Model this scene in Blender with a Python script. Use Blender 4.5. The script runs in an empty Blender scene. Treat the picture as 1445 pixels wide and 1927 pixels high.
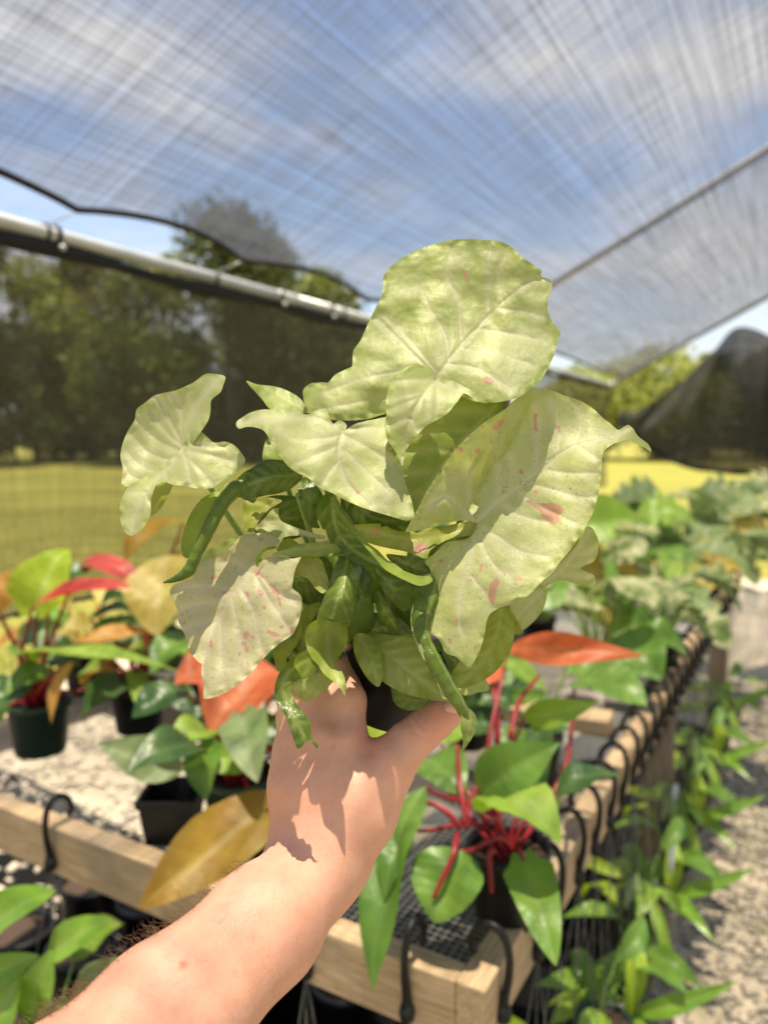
import bpy, bmesh, math, random
import numpy as np
from mathutils import Vector, Matrix
from mathutils.geometry import delaunay_2d_cdt

random.seed(7)
RNG = np.random.default_rng(11)
SC = bpy.context.scene
COL = SC.collection

# ------------------------------------------------------------------ camera
F = 1450.0                       # focal length in photo pixels (1445 x 1927)
CXP, CYP = 722.5, 963.5
HORIZON = 820.0
PITCH = math.atan((CYP - HORIZON) / F)
CAM = np.array([0.0, 0.0, 1.6])
FWD = np.array([0, math.cos(PITCH), -math.sin(PITCH)])
UPV = np.array([0, math.sin(PITCH), math.cos(PITCH)])
RGT = np.array([1.0, 0, 0])

cam_d = bpy.data.cameras.new('camera')
cam = bpy.data.objects.new('camera', cam_d)
COL.objects.link(cam)
cam.location = CAM
cam.rotation_euler = (math.pi / 2 - PITCH, 0, 0)
cam_d.sensor_fit = 'VERTICAL'
cam_d.sensor_height = 36.0
cam_d.lens = 36.0 * F / 1927.0
cam_d.clip_start = 0.02
cam_d.clip_end = 600
cam_d.dof.use_dof = True
cam_d.dof.focus_distance = 0.472
cam_d.dof.aperture_fstop = 5.0
SC.camera = cam

# ------------------------------------------------------------------ sky
SUN_AZ, SUN_EL = 172.0, 87.0     # compass azimuth from +Y clockwise: behind the camera
w = bpy.data.worlds.new('World'); SC.world = w
w.use_nodes = True
nt = w.node_tree; nt.nodes.clear()
def N(tree, typ, **kw):
    n = tree.nodes.new(typ)
    for k, v in kw.items(): setattr(n, k, v)
    return n
wo = N(nt, 'ShaderNodeOutputWorld'); bg = N(nt, 'ShaderNodeBackground')
sky = N(nt, 'ShaderNodeTexSky'); sky.sky_type = 'NISHITA'; sky.sun_disc = False
sky.sun_elevation = math.radians(SUN_EL); sky.sun_rotation = math.radians(SUN_AZ)
tc = N(nt, 'ShaderNodeTexCoord')
mp = N(nt, 'ShaderNodeMapping'); mp.inputs['Scale'].default_value = (1.3, 1.3, 3.6)
mp.inputs['Location'].default_value = (5.2, 2.2, 0.7)
nz = N(nt, 'ShaderNodeTexNoise'); nz.inputs['Scale'].default_value = 1.9; nz.inputs['Detail'].default_value = 7; nz.inputs['Roughness'].default_value = 0.55
cr = N(nt, 'ShaderNodeValToRGB'); cr.color_ramp.elements[0].position = 0.43; cr.color_ramp.elements[1].position = 0.68
mx = N(nt, 'ShaderNodeMix', data_type='RGBA'); mx.inputs['B'].default_value = (5.0, 4.9, 4.8, 1)
nt.links.new(tc.outputs['Generated'], mp.inputs['Vector']); nt.links.new(mp.outputs['Vector'], nz.inputs['Vector'])
nt.links.new(nz.outputs['Fac'], cr.inputs['Fac']); nt.links.new(cr.outputs['Color'], mx.inputs['Factor'])
nt.links.new(sky.outputs['Color'], mx.inputs['A']); nt.links.new(mx.outputs['Result'], bg.inputs['Color'])
bg.inputs['Strength'].default_value = 0.088
nt.links.new(bg.outputs[0], wo.inputs[0])

# ------------------------------------------------------------------ sun
sd = bpy.data.lights.new('sun', 'SUN'); sd.energy = 5.0; sd.angle = math.radians(0.53); sd.color = (1.0, 0.90, 0.70)
sun = bpy.data.objects.new('sun', sd); COL.objects.link(sun)
az, el = math.radians(SUN_AZ), math.radians(SUN_EL)
tosun = Vector((math.sin(az) * math.cos(el), math.cos(az) * math.cos(el), math.sin(el)))
sun.rotation_euler = (-tosun).to_track_quat('-Z', 'Y').to_euler()
sun.location = tosun * 30

vs = SC.view_settings
vs.view_transform = 'Standard'; vs.look = 'None'; vs.gamma = 1.0; vs.exposure = 1.27; vs.use_curve_mapping = False
SC.cycles.transparent_max_bounces = 24
SC.cycles.max_bounces = 6; SC.cycles.diffuse_bounces = 3; SC.cycles.glossy_bounces = 2; SC.cycles.transmission_bounces = 4
SC.cycles.use_denoising = True

# ------------------------------------------------------------------ helpers
def at(x, y, d):
    """photo pixel + depth (metres along the view axis) -> world point"""
    return CAM + d * (FWD + (x - CXP) / F * RGT + (CYP - y) / F * UPV)
def ats(P, D):
    P = np.asarray(P, float); D = np.asarray(D, float)
    return CAM + D[:, None] * (FWD + ((P[:, :1] - CXP) / F) * RGT + ((CYP - P[:, 1:2]) / F) * UPV)
def on_z(x, y, z):
    r = FWD + (x - CXP) / F * RGT + (CYP - y) / F * UPV
    return CAM + r * ((z - CAM[2]) / r[2])
def V(*a): return np.array(a, float)
def unit(a):
    a = np.asarray(a, float); return a / (np.linalg.norm(a) + 1e-12)

def mesh_obj(name, verts, faces, mat=None, parent=None, smooth=True, attrs=None, uv=None):
    me = bpy.data.meshes.new(name)
    verts = np.asarray(verts, float)
    if parent is not None: verts = verts - np.array(parent.get('_o', (0, 0, 0)))
    if isinstance(faces, np.ndarray):              # fast path for large uniform meshes
        k_ = faces.shape[1]; me.vertices.add(len(verts)); me.vertices.foreach_set('co', verts.astype(np.float32).ravel())
        me.loops.add(faces.size); me.loops.foreach_set('vertex_index', faces.astype(np.int32).ravel())
        me.polygons.add(len(faces)); me.polygons.foreach_set('loop_start', np.arange(0, faces.size, k_, dtype=np.int32))
        me.update(calc_edges=True)
    else: me.from_pydata(verts.tolist(), [], faces)
    if smooth: me.polygons.foreach_set('use_smooth', np.ones(len(me.polygons), bool))
    if attrs:
        for k, a in attrs.items():
            at_ = me.attributes.new(k, 'FLOAT', 'POINT'); at_.data.foreach_set('value', np.asarray(a, np.float32))
    if uv is not None:
        l = me.uv_layers.new(name='UVMap')
        idx = np.zeros(len(me.loops), np.int32); me.loops.foreach_get('vertex_index', idx)
        l.data.foreach_set('uv', np.asarray(uv, np.float32)[idx].ravel())
    me.update()
    o = bpy.data.objects.new(name, me); COL.objects.link(o)
    if mat: me.materials.append(mat)
    if parent is not None:
        o.parent = parent
        o['_o'] = tuple(parent.get('_o', (0, 0, 0)))
    return o

def thing(name, label, cat, loc=(0, 0, 0), group=None):
    o = bpy.data.objects.new(name, None); COL.objects.link(o)
    o.location = tuple(map(float, loc)); o['_o'] = tuple(map(float, loc)); o.empty_display_size = 0.05
    o['label'] = label; o['category'] = cat
    if group: o['group'] = group
    return o
def tag(o, label=None, cat=None, group=None, kind=None):
    if label: o['label'] = label
    if cat: o['category'] = cat
    if group: o['group'] = group
    if kind: o['kind'] = kind
    return o

class MB:
    """collects verts and faces for one mesh"""
    def __init__(s): s.v = []; s.f = []; s.n = 0
    def add(s, v, f):
        v = np.asarray(v, float); s.v.append(v)
        s.f += [[i + s.n for i in q] for q in f]; s.n += len(v); return s
    def box(s, o, a, b, c):
        o, a, b, c = map(lambda q: np.asarray(q, float), (o, a, b, c))
        v = [o + a * i + b * j + c * k for k in (0, 1) for j in (0, 1) for i in (0, 1)]
        return s.add(v, [(0, 2, 3, 1), (4, 5, 7, 6), (0, 1, 5, 4), (2, 6, 7, 3), (0, 4, 6, 2), (1, 3, 7, 5)])
    def tube(s, pts, rad, n=8, cap=True):
        P = np.asarray(pts, float); m = len(P)
        R = np.full(m, rad, float) if np.isscalar(rad) else np.asarray(rad, float)
        T = np.gradient(P, axis=0); T /= np.linalg.norm(T, axis=1)[:, None] + 1e-12
        ref = V(0, 0, 1) if abs(T[0][2]) < .9 else V(1, 0, 0)
        a = unit(np.cross(T[0], ref)); vv = []
        for i in range(m):
            a = unit(a - T[i] * a.dot(T[i])); b = np.cross(T[i], a)
            for k in range(n):
                t = 2 * math.pi * k / n; vv.append(P[i] + R[i] * (a * math.cos(t) + b * math.sin(t)))
        f = [(i * n + k, i * n + (k + 1) % n, (i + 1) * n + (k + 1) % n, (i + 1) * n + k) for i in range(m - 1) for k in range(n)]
        if cap: f += [tuple(range(n))[::-1], tuple((m - 1) * n + k for k in range(n))]
        return s.add(vv, f)
    def lathe(s, prof, o=(0, 0, 0), ax=(0, 0, 1), n=28):
        """prof: list of (r, h) along the axis"""
        ax = unit(ax); ref = V(0, 1, 0) if abs(ax[1]) < .9 else V(1, 0, 0)
        a = unit(np.cross(ax, ref)); b = np.cross(ax, a); o = np.asarray(o, float); vv = []
        for r, h in prof:
            for k in range(n):
                t = 2 * math.pi * k / n; vv.append(o + ax * h + r * (a * math.cos(t) + b * math.sin(t)))
        f = [(i * n + k, i * n + (k + 1) % n, (i + 1) * n + (k + 1) % n, (i + 1) * n + k) for i in range(len(prof) - 1) for k in range(n)]
        return s.add(vv, f)
    def build(s, name, mat, parent=None, smooth=True):
        return mesh_obj(name, np.concatenate(s.v), s.f, mat, parent, smooth)

def spline(pts, n=24):
    """Catmull-Rom through pts (k-D), n samples"""
    P = np.asarray(pts, float)
    if len(P) == 2: return np.array([P[0] + (P[1] - P[0]) * t for t in np.linspace(0, 1, n)])
    Q = np.vstack([2 * P[0] - P[1], P, 2 * P[-1] - P[-2]]); out = []
    for t in np.linspace(0, len(P) - 1, n):
        i = min(int(t), len(P) - 2); f = t - i
        p0, p1, p2, p3 = Q[i:i + 4]
        out.append(.5 * (2 * p1 + (p2 - p0) * f + (2 * p0 - 5 * p1 + 4 * p2 - p3) * f * f + (3 * p1 - p0 - 3 * p2 + p3) * f ** 3))
    return np.array(out)

_P = RNG.permutation(256); _G = RNG.normal(size=(256, 3)); _G /= np.linalg.norm(_G, axis=1)[:, None]
def noise3(p):
    """vectorised gradient noise"""
    p = np.asarray(p, float); i = np.floor(p).astype(int); f = p - i; u = f * f * f * (f * (f * 6 - 15) + 10); r = 0
    for dx in (0, 1):
        for dy in (0, 1):
            for dz in (0, 1):
                h = _P[(_P[(_P[(i[:, 0] + dx) % 256] + i[:, 1] + dy) % 256] + i[:, 2] + dz) % 256]
                g = (_G[h] * (f - V(dx, dy, dz))).sum(1)
                wgt = (u[:, 0] if dx else 1 - u[:, 0]) * (u[:, 1] if dy else 1 - u[:, 1]) * (u[:, 2] if dz else 1 - u[:, 2])
                r = r + wgt * g
    return r
def noise2(p, z=0.0):
    p = np.asarray(p, float); return noise3(np.column_stack([p, np.full(len(p), z)]))

# ------------------------------------------------------------------ materials
class Mat:
    def __init__(s, name):
        s.m = bpy.data.materials.new(name); s.m.use_nodes = True; s.t = s.m.node_tree; s.t.nodes.clear()
        s.out = s.n('ShaderNodeOutputMaterial')
    def n(s, typ, **kw):
        x = s.t.nodes.new(typ)
        for k, v in kw.items():
            if k.startswith('i_'): x.inputs[k[2:]].default_value = v
            else: setattr(x, k, v)
        return x
    def l(s, a, b): s.t.links.new(a, b)
    def noise(s, scale, detail=4, rough=.55, vec=None, dist=0):
        x = s.n('ShaderNodeTexNoise'); x.inputs['Scale'].default_value = scale; x.inputs['Detail'].default_value = detail
        x.inputs['Roughness'].default_value = rough; x.inputs['Distortion'].default_value = dist
        s.l(vec if vec is not None else s.obj(), x.inputs['Vector']); return x.outputs['Fac']
    def obj(s):
        if not hasattr(s, '_tc'): s._tc = s.n('ShaderNodeTexCoord')
        return s._tc.outputs['Object']
    def uv(s):
        s.obj(); return s._tc.outputs['UV']
    def ramp(s, fac, a, b, ca=(0, 0, 0, 1), cb=(1, 1, 1, 1)):
        r = s.n('ShaderNodeValToRGB'); r.color_ramp.elements[0].position = a; r.color_ramp.elements[1].position = b
        r.color_ramp.elements[0].color = ca; r.color_ramp.elements[1].color = cb
        s.l(fac, r.inputs['Fac']); return r.outputs['Color']
    def mix(s, fac, a, b):
        x = s.n('ShaderNodeMix', data_type='RGBA')
        for k, v in (('Factor', fac), ('A', a), ('B', b)):
            if isinstance(v, (tuple, list)): x.inputs[k].default_value = (*v[:3], 1)
            elif isinstance(v, (int, float)): x.inputs[k].default_value = v
            else: s.l(v, x.inputs[k])
        return x.outputs['Result']
    def math(s, op, a, b=0.0):
        x = s.n('ShaderNodeMath', operation=op)
        for i, v in enumerate((a, b)):
            if isinstance(v, (int, float)): x.inputs[i].default_value = v
            else: s.l(v, x.inputs[i])
        return x.outputs[0]
    def attr(s, name):
        x = s.n('ShaderNodeAttribute'); x.attribute_name = name; return x.outputs['Fac']
    def bump(s, h, strength=.3, dist=.001):
        b = s.n('ShaderNodeBump'); b.inputs['Strength'].default_value = strength; b.inputs['Distance'].default_value = dist
        s.l(h, b.inputs['Height']); return b.outputs['Normal']
    def finish(s, col, rough=.5, spec=.5, normal=None, trans=0, tcol=None, **kw):
        p = s.n('ShaderNodeBsdfPrincipled'); p.inputs['Roughness'].default_value = rough if isinstance(rough, (int, float)) else .5
        if not isinstance(rough, (int, float)): s.l(rough, p.inputs['Roughness'])
        p.inputs['Specular IOR Level'].default_value = spec
        for k, v in kw.items(): p.inputs[k.replace('_', ' ')].default_value = v
        if isinstance(col, (tuple, list)): p.inputs['Base Color'].default_value = (*col[:3], 1)
        else: s.l(col, p.inputs['Base Color'])
        if normal is not None: s.l(normal, p.inputs['Normal'])
        if trans:
            t = s.n('ShaderNodeBsdfTranslucent'); c = tcol if tcol is not None else col
            if isinstance(c, (tuple, list)): t.inputs['Color'].default_value = (*c[:3], 1)
            else: s.l(c, t.inputs['Color'])
            m = s.n('ShaderNodeMixShader'); m.inputs[0].default_value = trans
            s.l(p.outputs[0], m.inputs[1]); s.l(t.outputs[0], m.inputs[2]); s.l(m.outputs[0], s.out.inputs[0])
        else: s.l(p.outputs[0], s.out.inputs[0])
        return s.m

def leaf_mat(name, c1, c2, trans=.3, rough=.38, vein=(.55, .6, .3), veinamt=.35, scale=14, patch=None, pthr=(.55, .6)):
    m = Mat(name)
    c = m.mix(m.ramp(m.noise(scale, 3), .35, .65), c1, c2)
    if patch: c = m.mix(m.ramp(m.noise(scale * 1.6, 5, .6), *pthr), c, patch)
    a = m.math('MULTIPLY', m.attr('vein'), veinamt)
    c = m.mix(a, c, vein)
    hs = m.n('ShaderNodeHueSaturation'); hs.inputs['Saturation'].default_value = 1.15; hs.inputs['Value'].default_value = 1.25; m.l(c, hs.inputs['Color'])
    c = m.mix(m.math('MULTIPLY', m.ramp(m.noise(scale * .8, 3, .6), .52, .72), .45), c, (c2[0] * .6 + .10, c2[1] * .75 + .08, c2[2] * .7 + .01))
    c2_ = m.mix(m.math('MULTIPLY', m.ramp(m.noise(scale * 4, 5, .7), .42, .8), .35), c, (c1[0] * .55 + .03, c1[1] * .55 + .02, c1[2] * .5))
    nb = m.bump(m.noise(scale * 6, 4, .6), .3, .004)
    return m.finish(c2_, rough + .08, .4, nb, trans, hs.outputs[0])

def syngonium_mat(name, green, green2, cream, specks=0.0, pinks=0.0, trans=.28, rough=.42, pinkc=(.60, .27, .21)):
    m = Mat(name)
    n1 = m.noise(26, 4, .6)
    c = m.mix(m.ramp(n1, .36, .66), green, green2)
    cr_ = m.math('ADD', m.attr('pale'), m.math('MULTIPLY', m.math('SUBTRACT', m.noise(60, 4), .5), .9))
    c = m.mix(m.ramp(cr_, .15, .95), c, cream)
    c = m.mix(m.math('MULTIPLY', m.attr('vein'), .7), c, (min(1, cream[0] * 1.12), cream[1] * 1.06, cream[2] * 1.2))
    # reticulate fine veins
    vo = m.n('ShaderNodeTexVoronoi', feature='DISTANCE_TO_EDGE'); vo.inputs['Scale'].default_value = 620
    m.l(m.obj(), vo.inputs['Vector'])
    ed = m.ramp(vo.outputs['Distance'], .02, .16)
    c = m.mix(m.math('MULTIPLY', m.math('SUBTRACT', 1.0, ed), .17), c, (.34, .40, .12))
    if specks:
        sp = m.ramp(m.noise(520, 2, .5), .66 - .03 * specks, .70 - .03 * specks)
        gate = m.ramp(m.noise(55, 2), .36, .56)
        c = m.mix(m.math('MULTIPLY', m.math('MULTIPLY', sp, gate), .5), c, (.20, .20, .07))
    if pinks:
        pk = m.ramp(m.noise(230, 3, .62, dist=.8), .70 - .05 * pinks, .725 - .05 * pinks)
        gate = m.ramp(m.noise(48, 2), .46, .56)
        c = m.mix(m.math('MULTIPLY', m.math('MULTIPLY', pk, gate), .6), c, pinkc)
    pj = m.math('ADD', m.attr('pink'), m.math('MULTIPLY', m.math('SUBTRACT', m.noise(300, 3), .5), .5))
    c = m.mix(m.math('MULTIPLY', m.ramp(pj, .34, .74), m.math('ADD', .45, m.math('MULTIPLY', m.noise(90, 3), .6))), c, pinkc)
    h = m.math('ADD', m.math('MULTIPLY', ed, .6), m.noise(300, 3))
    nb = m.bump(h, .25, .0006)
    hs = m.n('ShaderNodeHueSaturation'); hs.inputs['Saturation'].default_value = 1.25; hs.inputs['Value'].default_value = 1.1; m.l(c, hs.inputs['Color'])
    return m.finish(c, rough, .4, nb, trans, hs.outputs[0])

def plain(name, c1, c2=None, rough=.6, scale=20, bump=.2, spec=.4, **kw):
    m = Mat(name); c2 = c2 or c1
    n = m.noise(scale, 5, .6); c = m.mix(m.ramp(n, .3, .7), c1, c2)
    return m.finish(c, rough, spec, m.bump(m.noise(scale * 6, 4), bump, .002), **kw)

M = {}
M['pale'] = syngonium_mat('syngonium_pale', (.36, .415, .105), (.45, .50, .175), (.57, .565, .31), 0, 0)
M['speck'] = syngonium_mat('syngonium_speckled', (.40, .445, .12), (.49, .525, .19), (.60, .585, .335), 1.0, .3, pinkc=(.56, .25, .19))
M['pinky'] = syngonium_mat('syngonium_pink_flecked', (.50, .48, .21), (.58, .545, .29), (.65, .59, .39), .7, 1.0, pinkc=(.58, .26, .23))
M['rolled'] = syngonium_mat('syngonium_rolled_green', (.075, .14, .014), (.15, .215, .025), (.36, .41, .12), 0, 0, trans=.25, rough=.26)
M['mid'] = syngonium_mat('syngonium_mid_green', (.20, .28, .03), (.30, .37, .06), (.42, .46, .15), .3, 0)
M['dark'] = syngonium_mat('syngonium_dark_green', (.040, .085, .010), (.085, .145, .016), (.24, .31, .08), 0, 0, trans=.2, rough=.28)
M['olive'] = syngonium_mat('syngonium_olive', (.23, .28, .025), (.33, .36, .045), (.43, .43, .12), .6, .2, trans=.38)
M['petiole'] = plain('petiole_green', (.16, .27, .05), (.24, .33, .08), .4, 60, .1)

def wood_mat(name, c1, c2, c3):
    m = Mat(name)
    mp_ = m.n('ShaderNodeMapping'); mp_.inputs['Scale'].default_value = (1, 14, 14); m.l(m.obj(), mp_.inputs['Vector'])
    g = m.noise(9, 6, .6, mp_.outputs['Vector'], 1.2)
    c = m.mix(m.ramp(g, .3, .72), c1, c2)
    c = m.mix(m.ramp(m.noise(5, 4, .6), .48, .72), c, c3)
    return m.finish(c, .75, .25, m.bump(g, .5, .002))
M['wood'] = wood_mat('weathered_pine', (.34, .22, .12), (.64, .47, .29), (.30, .23, .16))
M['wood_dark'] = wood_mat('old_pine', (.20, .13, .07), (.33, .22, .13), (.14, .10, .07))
M['black_plastic'] = plain('black_plastic', (.006, .006, .007), (.012, .012, .013), .45, 30, .08, .3)
M['green_pot'] = plain('dark_green_plastic', (.012, .030, .022), (.018, .040, .028), .42, 30, .06)
M['grey_pot'] = plain('grey_plastic', (.13, .13, .14), (.18, .18, .19), .5, 30, .06)
M['soil'] = plain('potting_soil', (.018, .012, .008), (.075, .045, .028), .95, 160, .8)
M['wire'] = plain('galvanised_wire', (.40, .40, .40), (.55, .55, .55), .4, 80, .1, Metallic=.8)
M['thin_wire'] = plain('hanger_wire', (.10, .10, .09), (.18, .17, .15), .5, 80, .1, Metallic=.5)
M['pipe'] = plain('galvanised_pipe', (.42, .42, .42), (.56, .56, .55), .42, 12, .1, Metallic=.35)
M['rope'] = plain('black_hem_rope', (.008, .008, .009), (.015, .015, .016), .8, 60, .3)
M['tag'] = plain('white_plant_tag', (.78, .78, .76), (.84, .84, .82), .5, 30, .05)

# ================================================================== setting
AZ = math.radians(28.3)                       # the bench and the shade house run along U
U = V(math.sin(AZ), math.cos(AZ), 0); W = V(-math.cos(AZ), math.sin(AZ), 0)   # W points left
Z = V(0, 0, 1)
def uv_pt(u, v, z): return U * u + W * v + Z * z

def sheet(name, nx, ny, fx, mat, kind='structure'):
    vv, ff = [], []
    for j in range(ny + 1):
        for i in range(nx + 1): vv.append(fx(i / nx, j / ny))
    for j in range(ny):
        for i in range(nx):
            a = j * (nx + 1) + i; ff.append((a, a + 1, a + nx + 2, a + nx + 1))
    o = mesh_obj(name, vv, ff, mat); o['kind'] = kind; return o

# lawn reaching the horizon
m = Mat('lawn')
c = m.mix(m.ramp(m.noise(.35, 5, .6), .35, .65), (.17, .18, .032), (.27, .245, .052))
c = m.mix(m.ramp(m.noise(9, 4, .7), .45, .75), c, (.31, .27, .075))
M['lawn'] = m.finish(c, .9, .1, m.bump(m.noise(40, 4, .7), .8, .03))
sheet('ground', 60, 60, lambda a, b: V((a - .5) * 500, -60 + b * 460, 0), M['lawn'])

# pale gravel floor under and beside the shade house
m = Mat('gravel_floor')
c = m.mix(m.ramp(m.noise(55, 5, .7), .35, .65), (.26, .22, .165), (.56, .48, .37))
c = m.mix(m.ramp(m.noise(1.2, 5, .65), .42, .66), c, (.60, .50, .37))  # broad sandy blotches painted in for dappled sunlight
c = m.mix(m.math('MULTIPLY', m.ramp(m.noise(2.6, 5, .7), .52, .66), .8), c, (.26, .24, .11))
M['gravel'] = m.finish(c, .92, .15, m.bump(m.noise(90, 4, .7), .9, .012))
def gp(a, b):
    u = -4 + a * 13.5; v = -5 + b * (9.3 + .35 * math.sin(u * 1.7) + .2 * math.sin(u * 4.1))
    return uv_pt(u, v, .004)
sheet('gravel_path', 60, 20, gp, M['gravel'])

# loose stones: one mass of low-poly pebbles
def pebbles(n, fpos, smin, smax, name, mats):
    base = np.array([(1, 0, 0), (-1, 0, 0), (0, 1, 0), (0, -1, 0), (0, 0, 1), (0, 0, -1)], float)
    fc = np.array([(0, 2, 4), (2, 1, 4), (1, 3, 4), (3, 0, 4), (2, 0, 5), (1, 2, 5), (3, 1, 5), (0, 3, 5)])
    pos = np.array([fpos() for _ in range(n)])
    sz = RNG.uniform(smin, smax, (n, 1, 1)) * RNG.uniform(.55, 1.25, (n, 1, 3)) * np.array([1, 1, .6])
    ang = RNG.uniform(0, 6.28, n); ca, sa = np.cos(ang), np.sin(ang)
    b = base[None] * RNG.uniform(.7, 1.2, (n, 6, 1)) * sz
    x = b[..., 0] * ca[:, None] - b[..., 1] * sa[:, None]; y = b[..., 0] * sa[:, None] + b[..., 1] * ca[:, None]
    v = np.stack([x, y, b[..., 2]], -1) + pos[:, None]
    f = np.ascontiguousarray((fc[None] + (np.arange(n) * 6)[:, None, None]).reshape(-1, 3))
    return mesh_obj(name, v.reshape(-1, 3), f, mats, smooth=False)
m = Mat('pebble')
M['pebble'] = m.finish(m.mix(m.ramp(m.noise(38, 2), .3, .7), (.19, .165, .135), (.62, .53, .41)), .85, .2)
pe = pebbles(13000, lambda: uv_pt(random.uniform(.2, 5.2), random.uniform(-1.3, .33), .010), .008, .021, 'gravel_stones', M['pebble'])
pe2 = pebbles(4500, lambda: uv_pt(random.uniform(.8, 5.0), random.uniform(1.7, 4.0), .010), .008, .030, 'gravel_stones', M['pebble'])
tag(pe2, 'loose pale stones on the bare ground outside the side cloth', 'gravel', kind='stuff')
tag(pe, 'loose pale grey gravel stones beside and under the bench', 'gravel', kind='stuff')

# grass blades outside the side cloth
def grass(n, fpos, h0, h1, wd):
    P = np.array([fpos() for _ in range(n)]); a = RNG.uniform(0, 6.28, n); h = RNG.uniform(h0, h1, n)
    side = np.stack([np.cos(a), np.sin(a), 0 * a], 1) * wd; lean = np.stack([np.sin(a) * h, -np.cos(a) * h, 0 * a], 1) * RNG.uniform(.1, .7, (n, 1))
    up = np.stack([0 * h, 0 * h, h], 1)
    v = np.stack([P - side, P + side, P + lean * .4 + up * .6 + side * .6, P + lean * .4 + up * .6 - side * .6, P + lean + up], 1).reshape(-1, 3)
    i = (np.arange(n) * 5)[:, None]
    return v, np.concatenate([i + np.array([[0, 1, 2]]), i + np.array([[0, 2, 3]]), i + np.array([[3, 2, 4]])])
m = Mat('grass_blade')
c = m.mix(m.ramp(m.noise(1.3, 4, .6), .35, .65), (.19, .22, .05), (.30, .29, .09))
M['grass'] = m.finish(c, .6, .3, trans=.35)
def gpos():
    while True:
        r = 3.6 + 16 * random.random() ** 1.6; th = math.radians(random.uniform(-31, 31))
        p = V(math.sin(th) * r, math.cos(th) * r, 0); u, v = p.dot(U), p.dot(W)
        if v > 4.1 + .3 * math.sin(u * 2) or u > 9.2: return p
v, f = grass(26000, gpos, .03, .10, .004)
tag(mesh_obj('grass', v, f, M['grass']), 'dry green grass of the lawn beyond the shade house', 'grass', kind='stuff')

# ------------------------------------------------------------------ trees
m = Mat('bark'); M['bark'] = m.finish(m.mix(m.ramp(m.noise(6, 5, .7), .35, .65), (.06, .045, .03), (.16, .125, .09)), .9, .1, m.bump(m.noise(14, 5, .7), .8, .05))
def foliage(name, a, b, c3=None):
    m = Mat(name); c = m.mix(m.ramp(m.noise(.55, 5, .7), .32, .68), a, b)
    if c3: c = m.mix(m.ramp(m.noise(.25, 3, .6), .5, .62), c, c3)
    return m.finish(c, .55, .25, trans=.35)
M['fol_a'] = foliage('foliage_mid', (.07, .10, .018), (.17, .20, .04))
M['fol_b'] = foliage('foliage_dark', (.045, .06, .014), (.11, .12, .03))
M['fol_c'] = foliage('foliage_yellow_green', (.18, .21, .030), (.32, .34, .06))
M['fol_d'] = foliage('foliage_rust', (.10, .12, .03), (.18, .17, .05), (.34, .13, .06))
M['fol_sun'] = foliage('foliage_sunny', (.26, .29, .06), (.40, .42, .11))  # lightest greens, full sun painted into the foliage colour
def tree(x, y, h, r, mat, label, n=5200, base=.28, seed=0, group='trees of the far tree line', leaf=.26):
    rs = np.random.default_rng(seed + 101); rr = random.Random(seed + 5)
    loc = V(x, y, 0); T = thing('tree', label, 'tree', loc, group)
    tb = MB(); lean = rr.uniform(-.06, .06)
    tp = [loc + V(lean * h * t + .12 * math.sin(5 * t + seed), 0, h * .8 * t) for t in np.linspace(0, 1, 9)]
    tb.tube(tp, np.linspace(.028 * h * .75, .006 * h, 9), 9)
    blobs = []
    for k in range(13):
        t = rr.uniform(base, 1.0); a = rr.uniform(0, 6.28); k_ = math.sin(min(1, (t - base) / (1 - base) * .9 + .16) * math.pi) ** .6
        p = loc + V(lean * h * t + math.cos(a) * r * .62 * k_, math.sin(a) * r * .62 * k_, h * (.12 + t * .82))
        s = tp[min(8, int(t * 7))]
        tb.tube(spline([s, (s + p) / 2 + V(0, 0, .05 * h), p], 6), np.linspace(.008 * h, .002 * h, 6), 5)
        blobs.append((p, r * rr.uniform(.34, .56)))
    blobs.append((loc + V(lean * h, 0, h * .93), r * .4))
    tb.build('trunk', M['bark'], T)
    pts = []
    for p, br in blobs:
        q = rs.normal(size=(n // len(blobs), 3)); q /= np.linalg.norm(q, axis=1)[:, None]
        q *= (br * rs.uniform(.45, 1.05, (len(q), 1)) * (1 + .35 * noise3(q * 2.2 + p)[:, None])); q[:, 2] *= .8
        pts.append(p + q)
    P = np.concatenate(pts); k = len(P)
    a1 = rs.normal(size=(k, 3)); a1 /= np.linalg.norm(a1, axis=1)[:, None]; a2 = np.cross(a1, rs.normal(size=(k, 3))); a2 /= np.linalg.norm(a2, axis=1)[:, None]
    s = leaf * rs.uniform(.5, 1.2, (k, 1)); s2 = s * .55
    v = np.stack([P - a1 * s, P - a2 * s2, P + a1 * s, P + a2 * s2], 1).reshape(-1, 3)
    mesh_obj('crown', v, np.arange(k * 4).reshape(-1, 4), mat, T, smooth=False)
    return T
def tpx(px, d): return (px - CXP) / F * d
ORD = ['first', 'second', 'third', 'fourth', 'fifth', 'sixth', 'seventh', 'eighth', 'ninth', 'tenth', 'eleventh', 'twelfth', 'thirteenth', 'fourteenth', 'fifteenth', 'sixteenth', 'seventeenth', 'eighteenth', 'nineteenth', 'twentieth', 'twenty-first', 'twenty-second', 'twenty-third', 'twenty-fourth', 'twenty-fifth', 'twenty-sixth', 'twenty-seventh', 'twenty-eighth', 'twenty-ninth', 'thirtieth']
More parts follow.
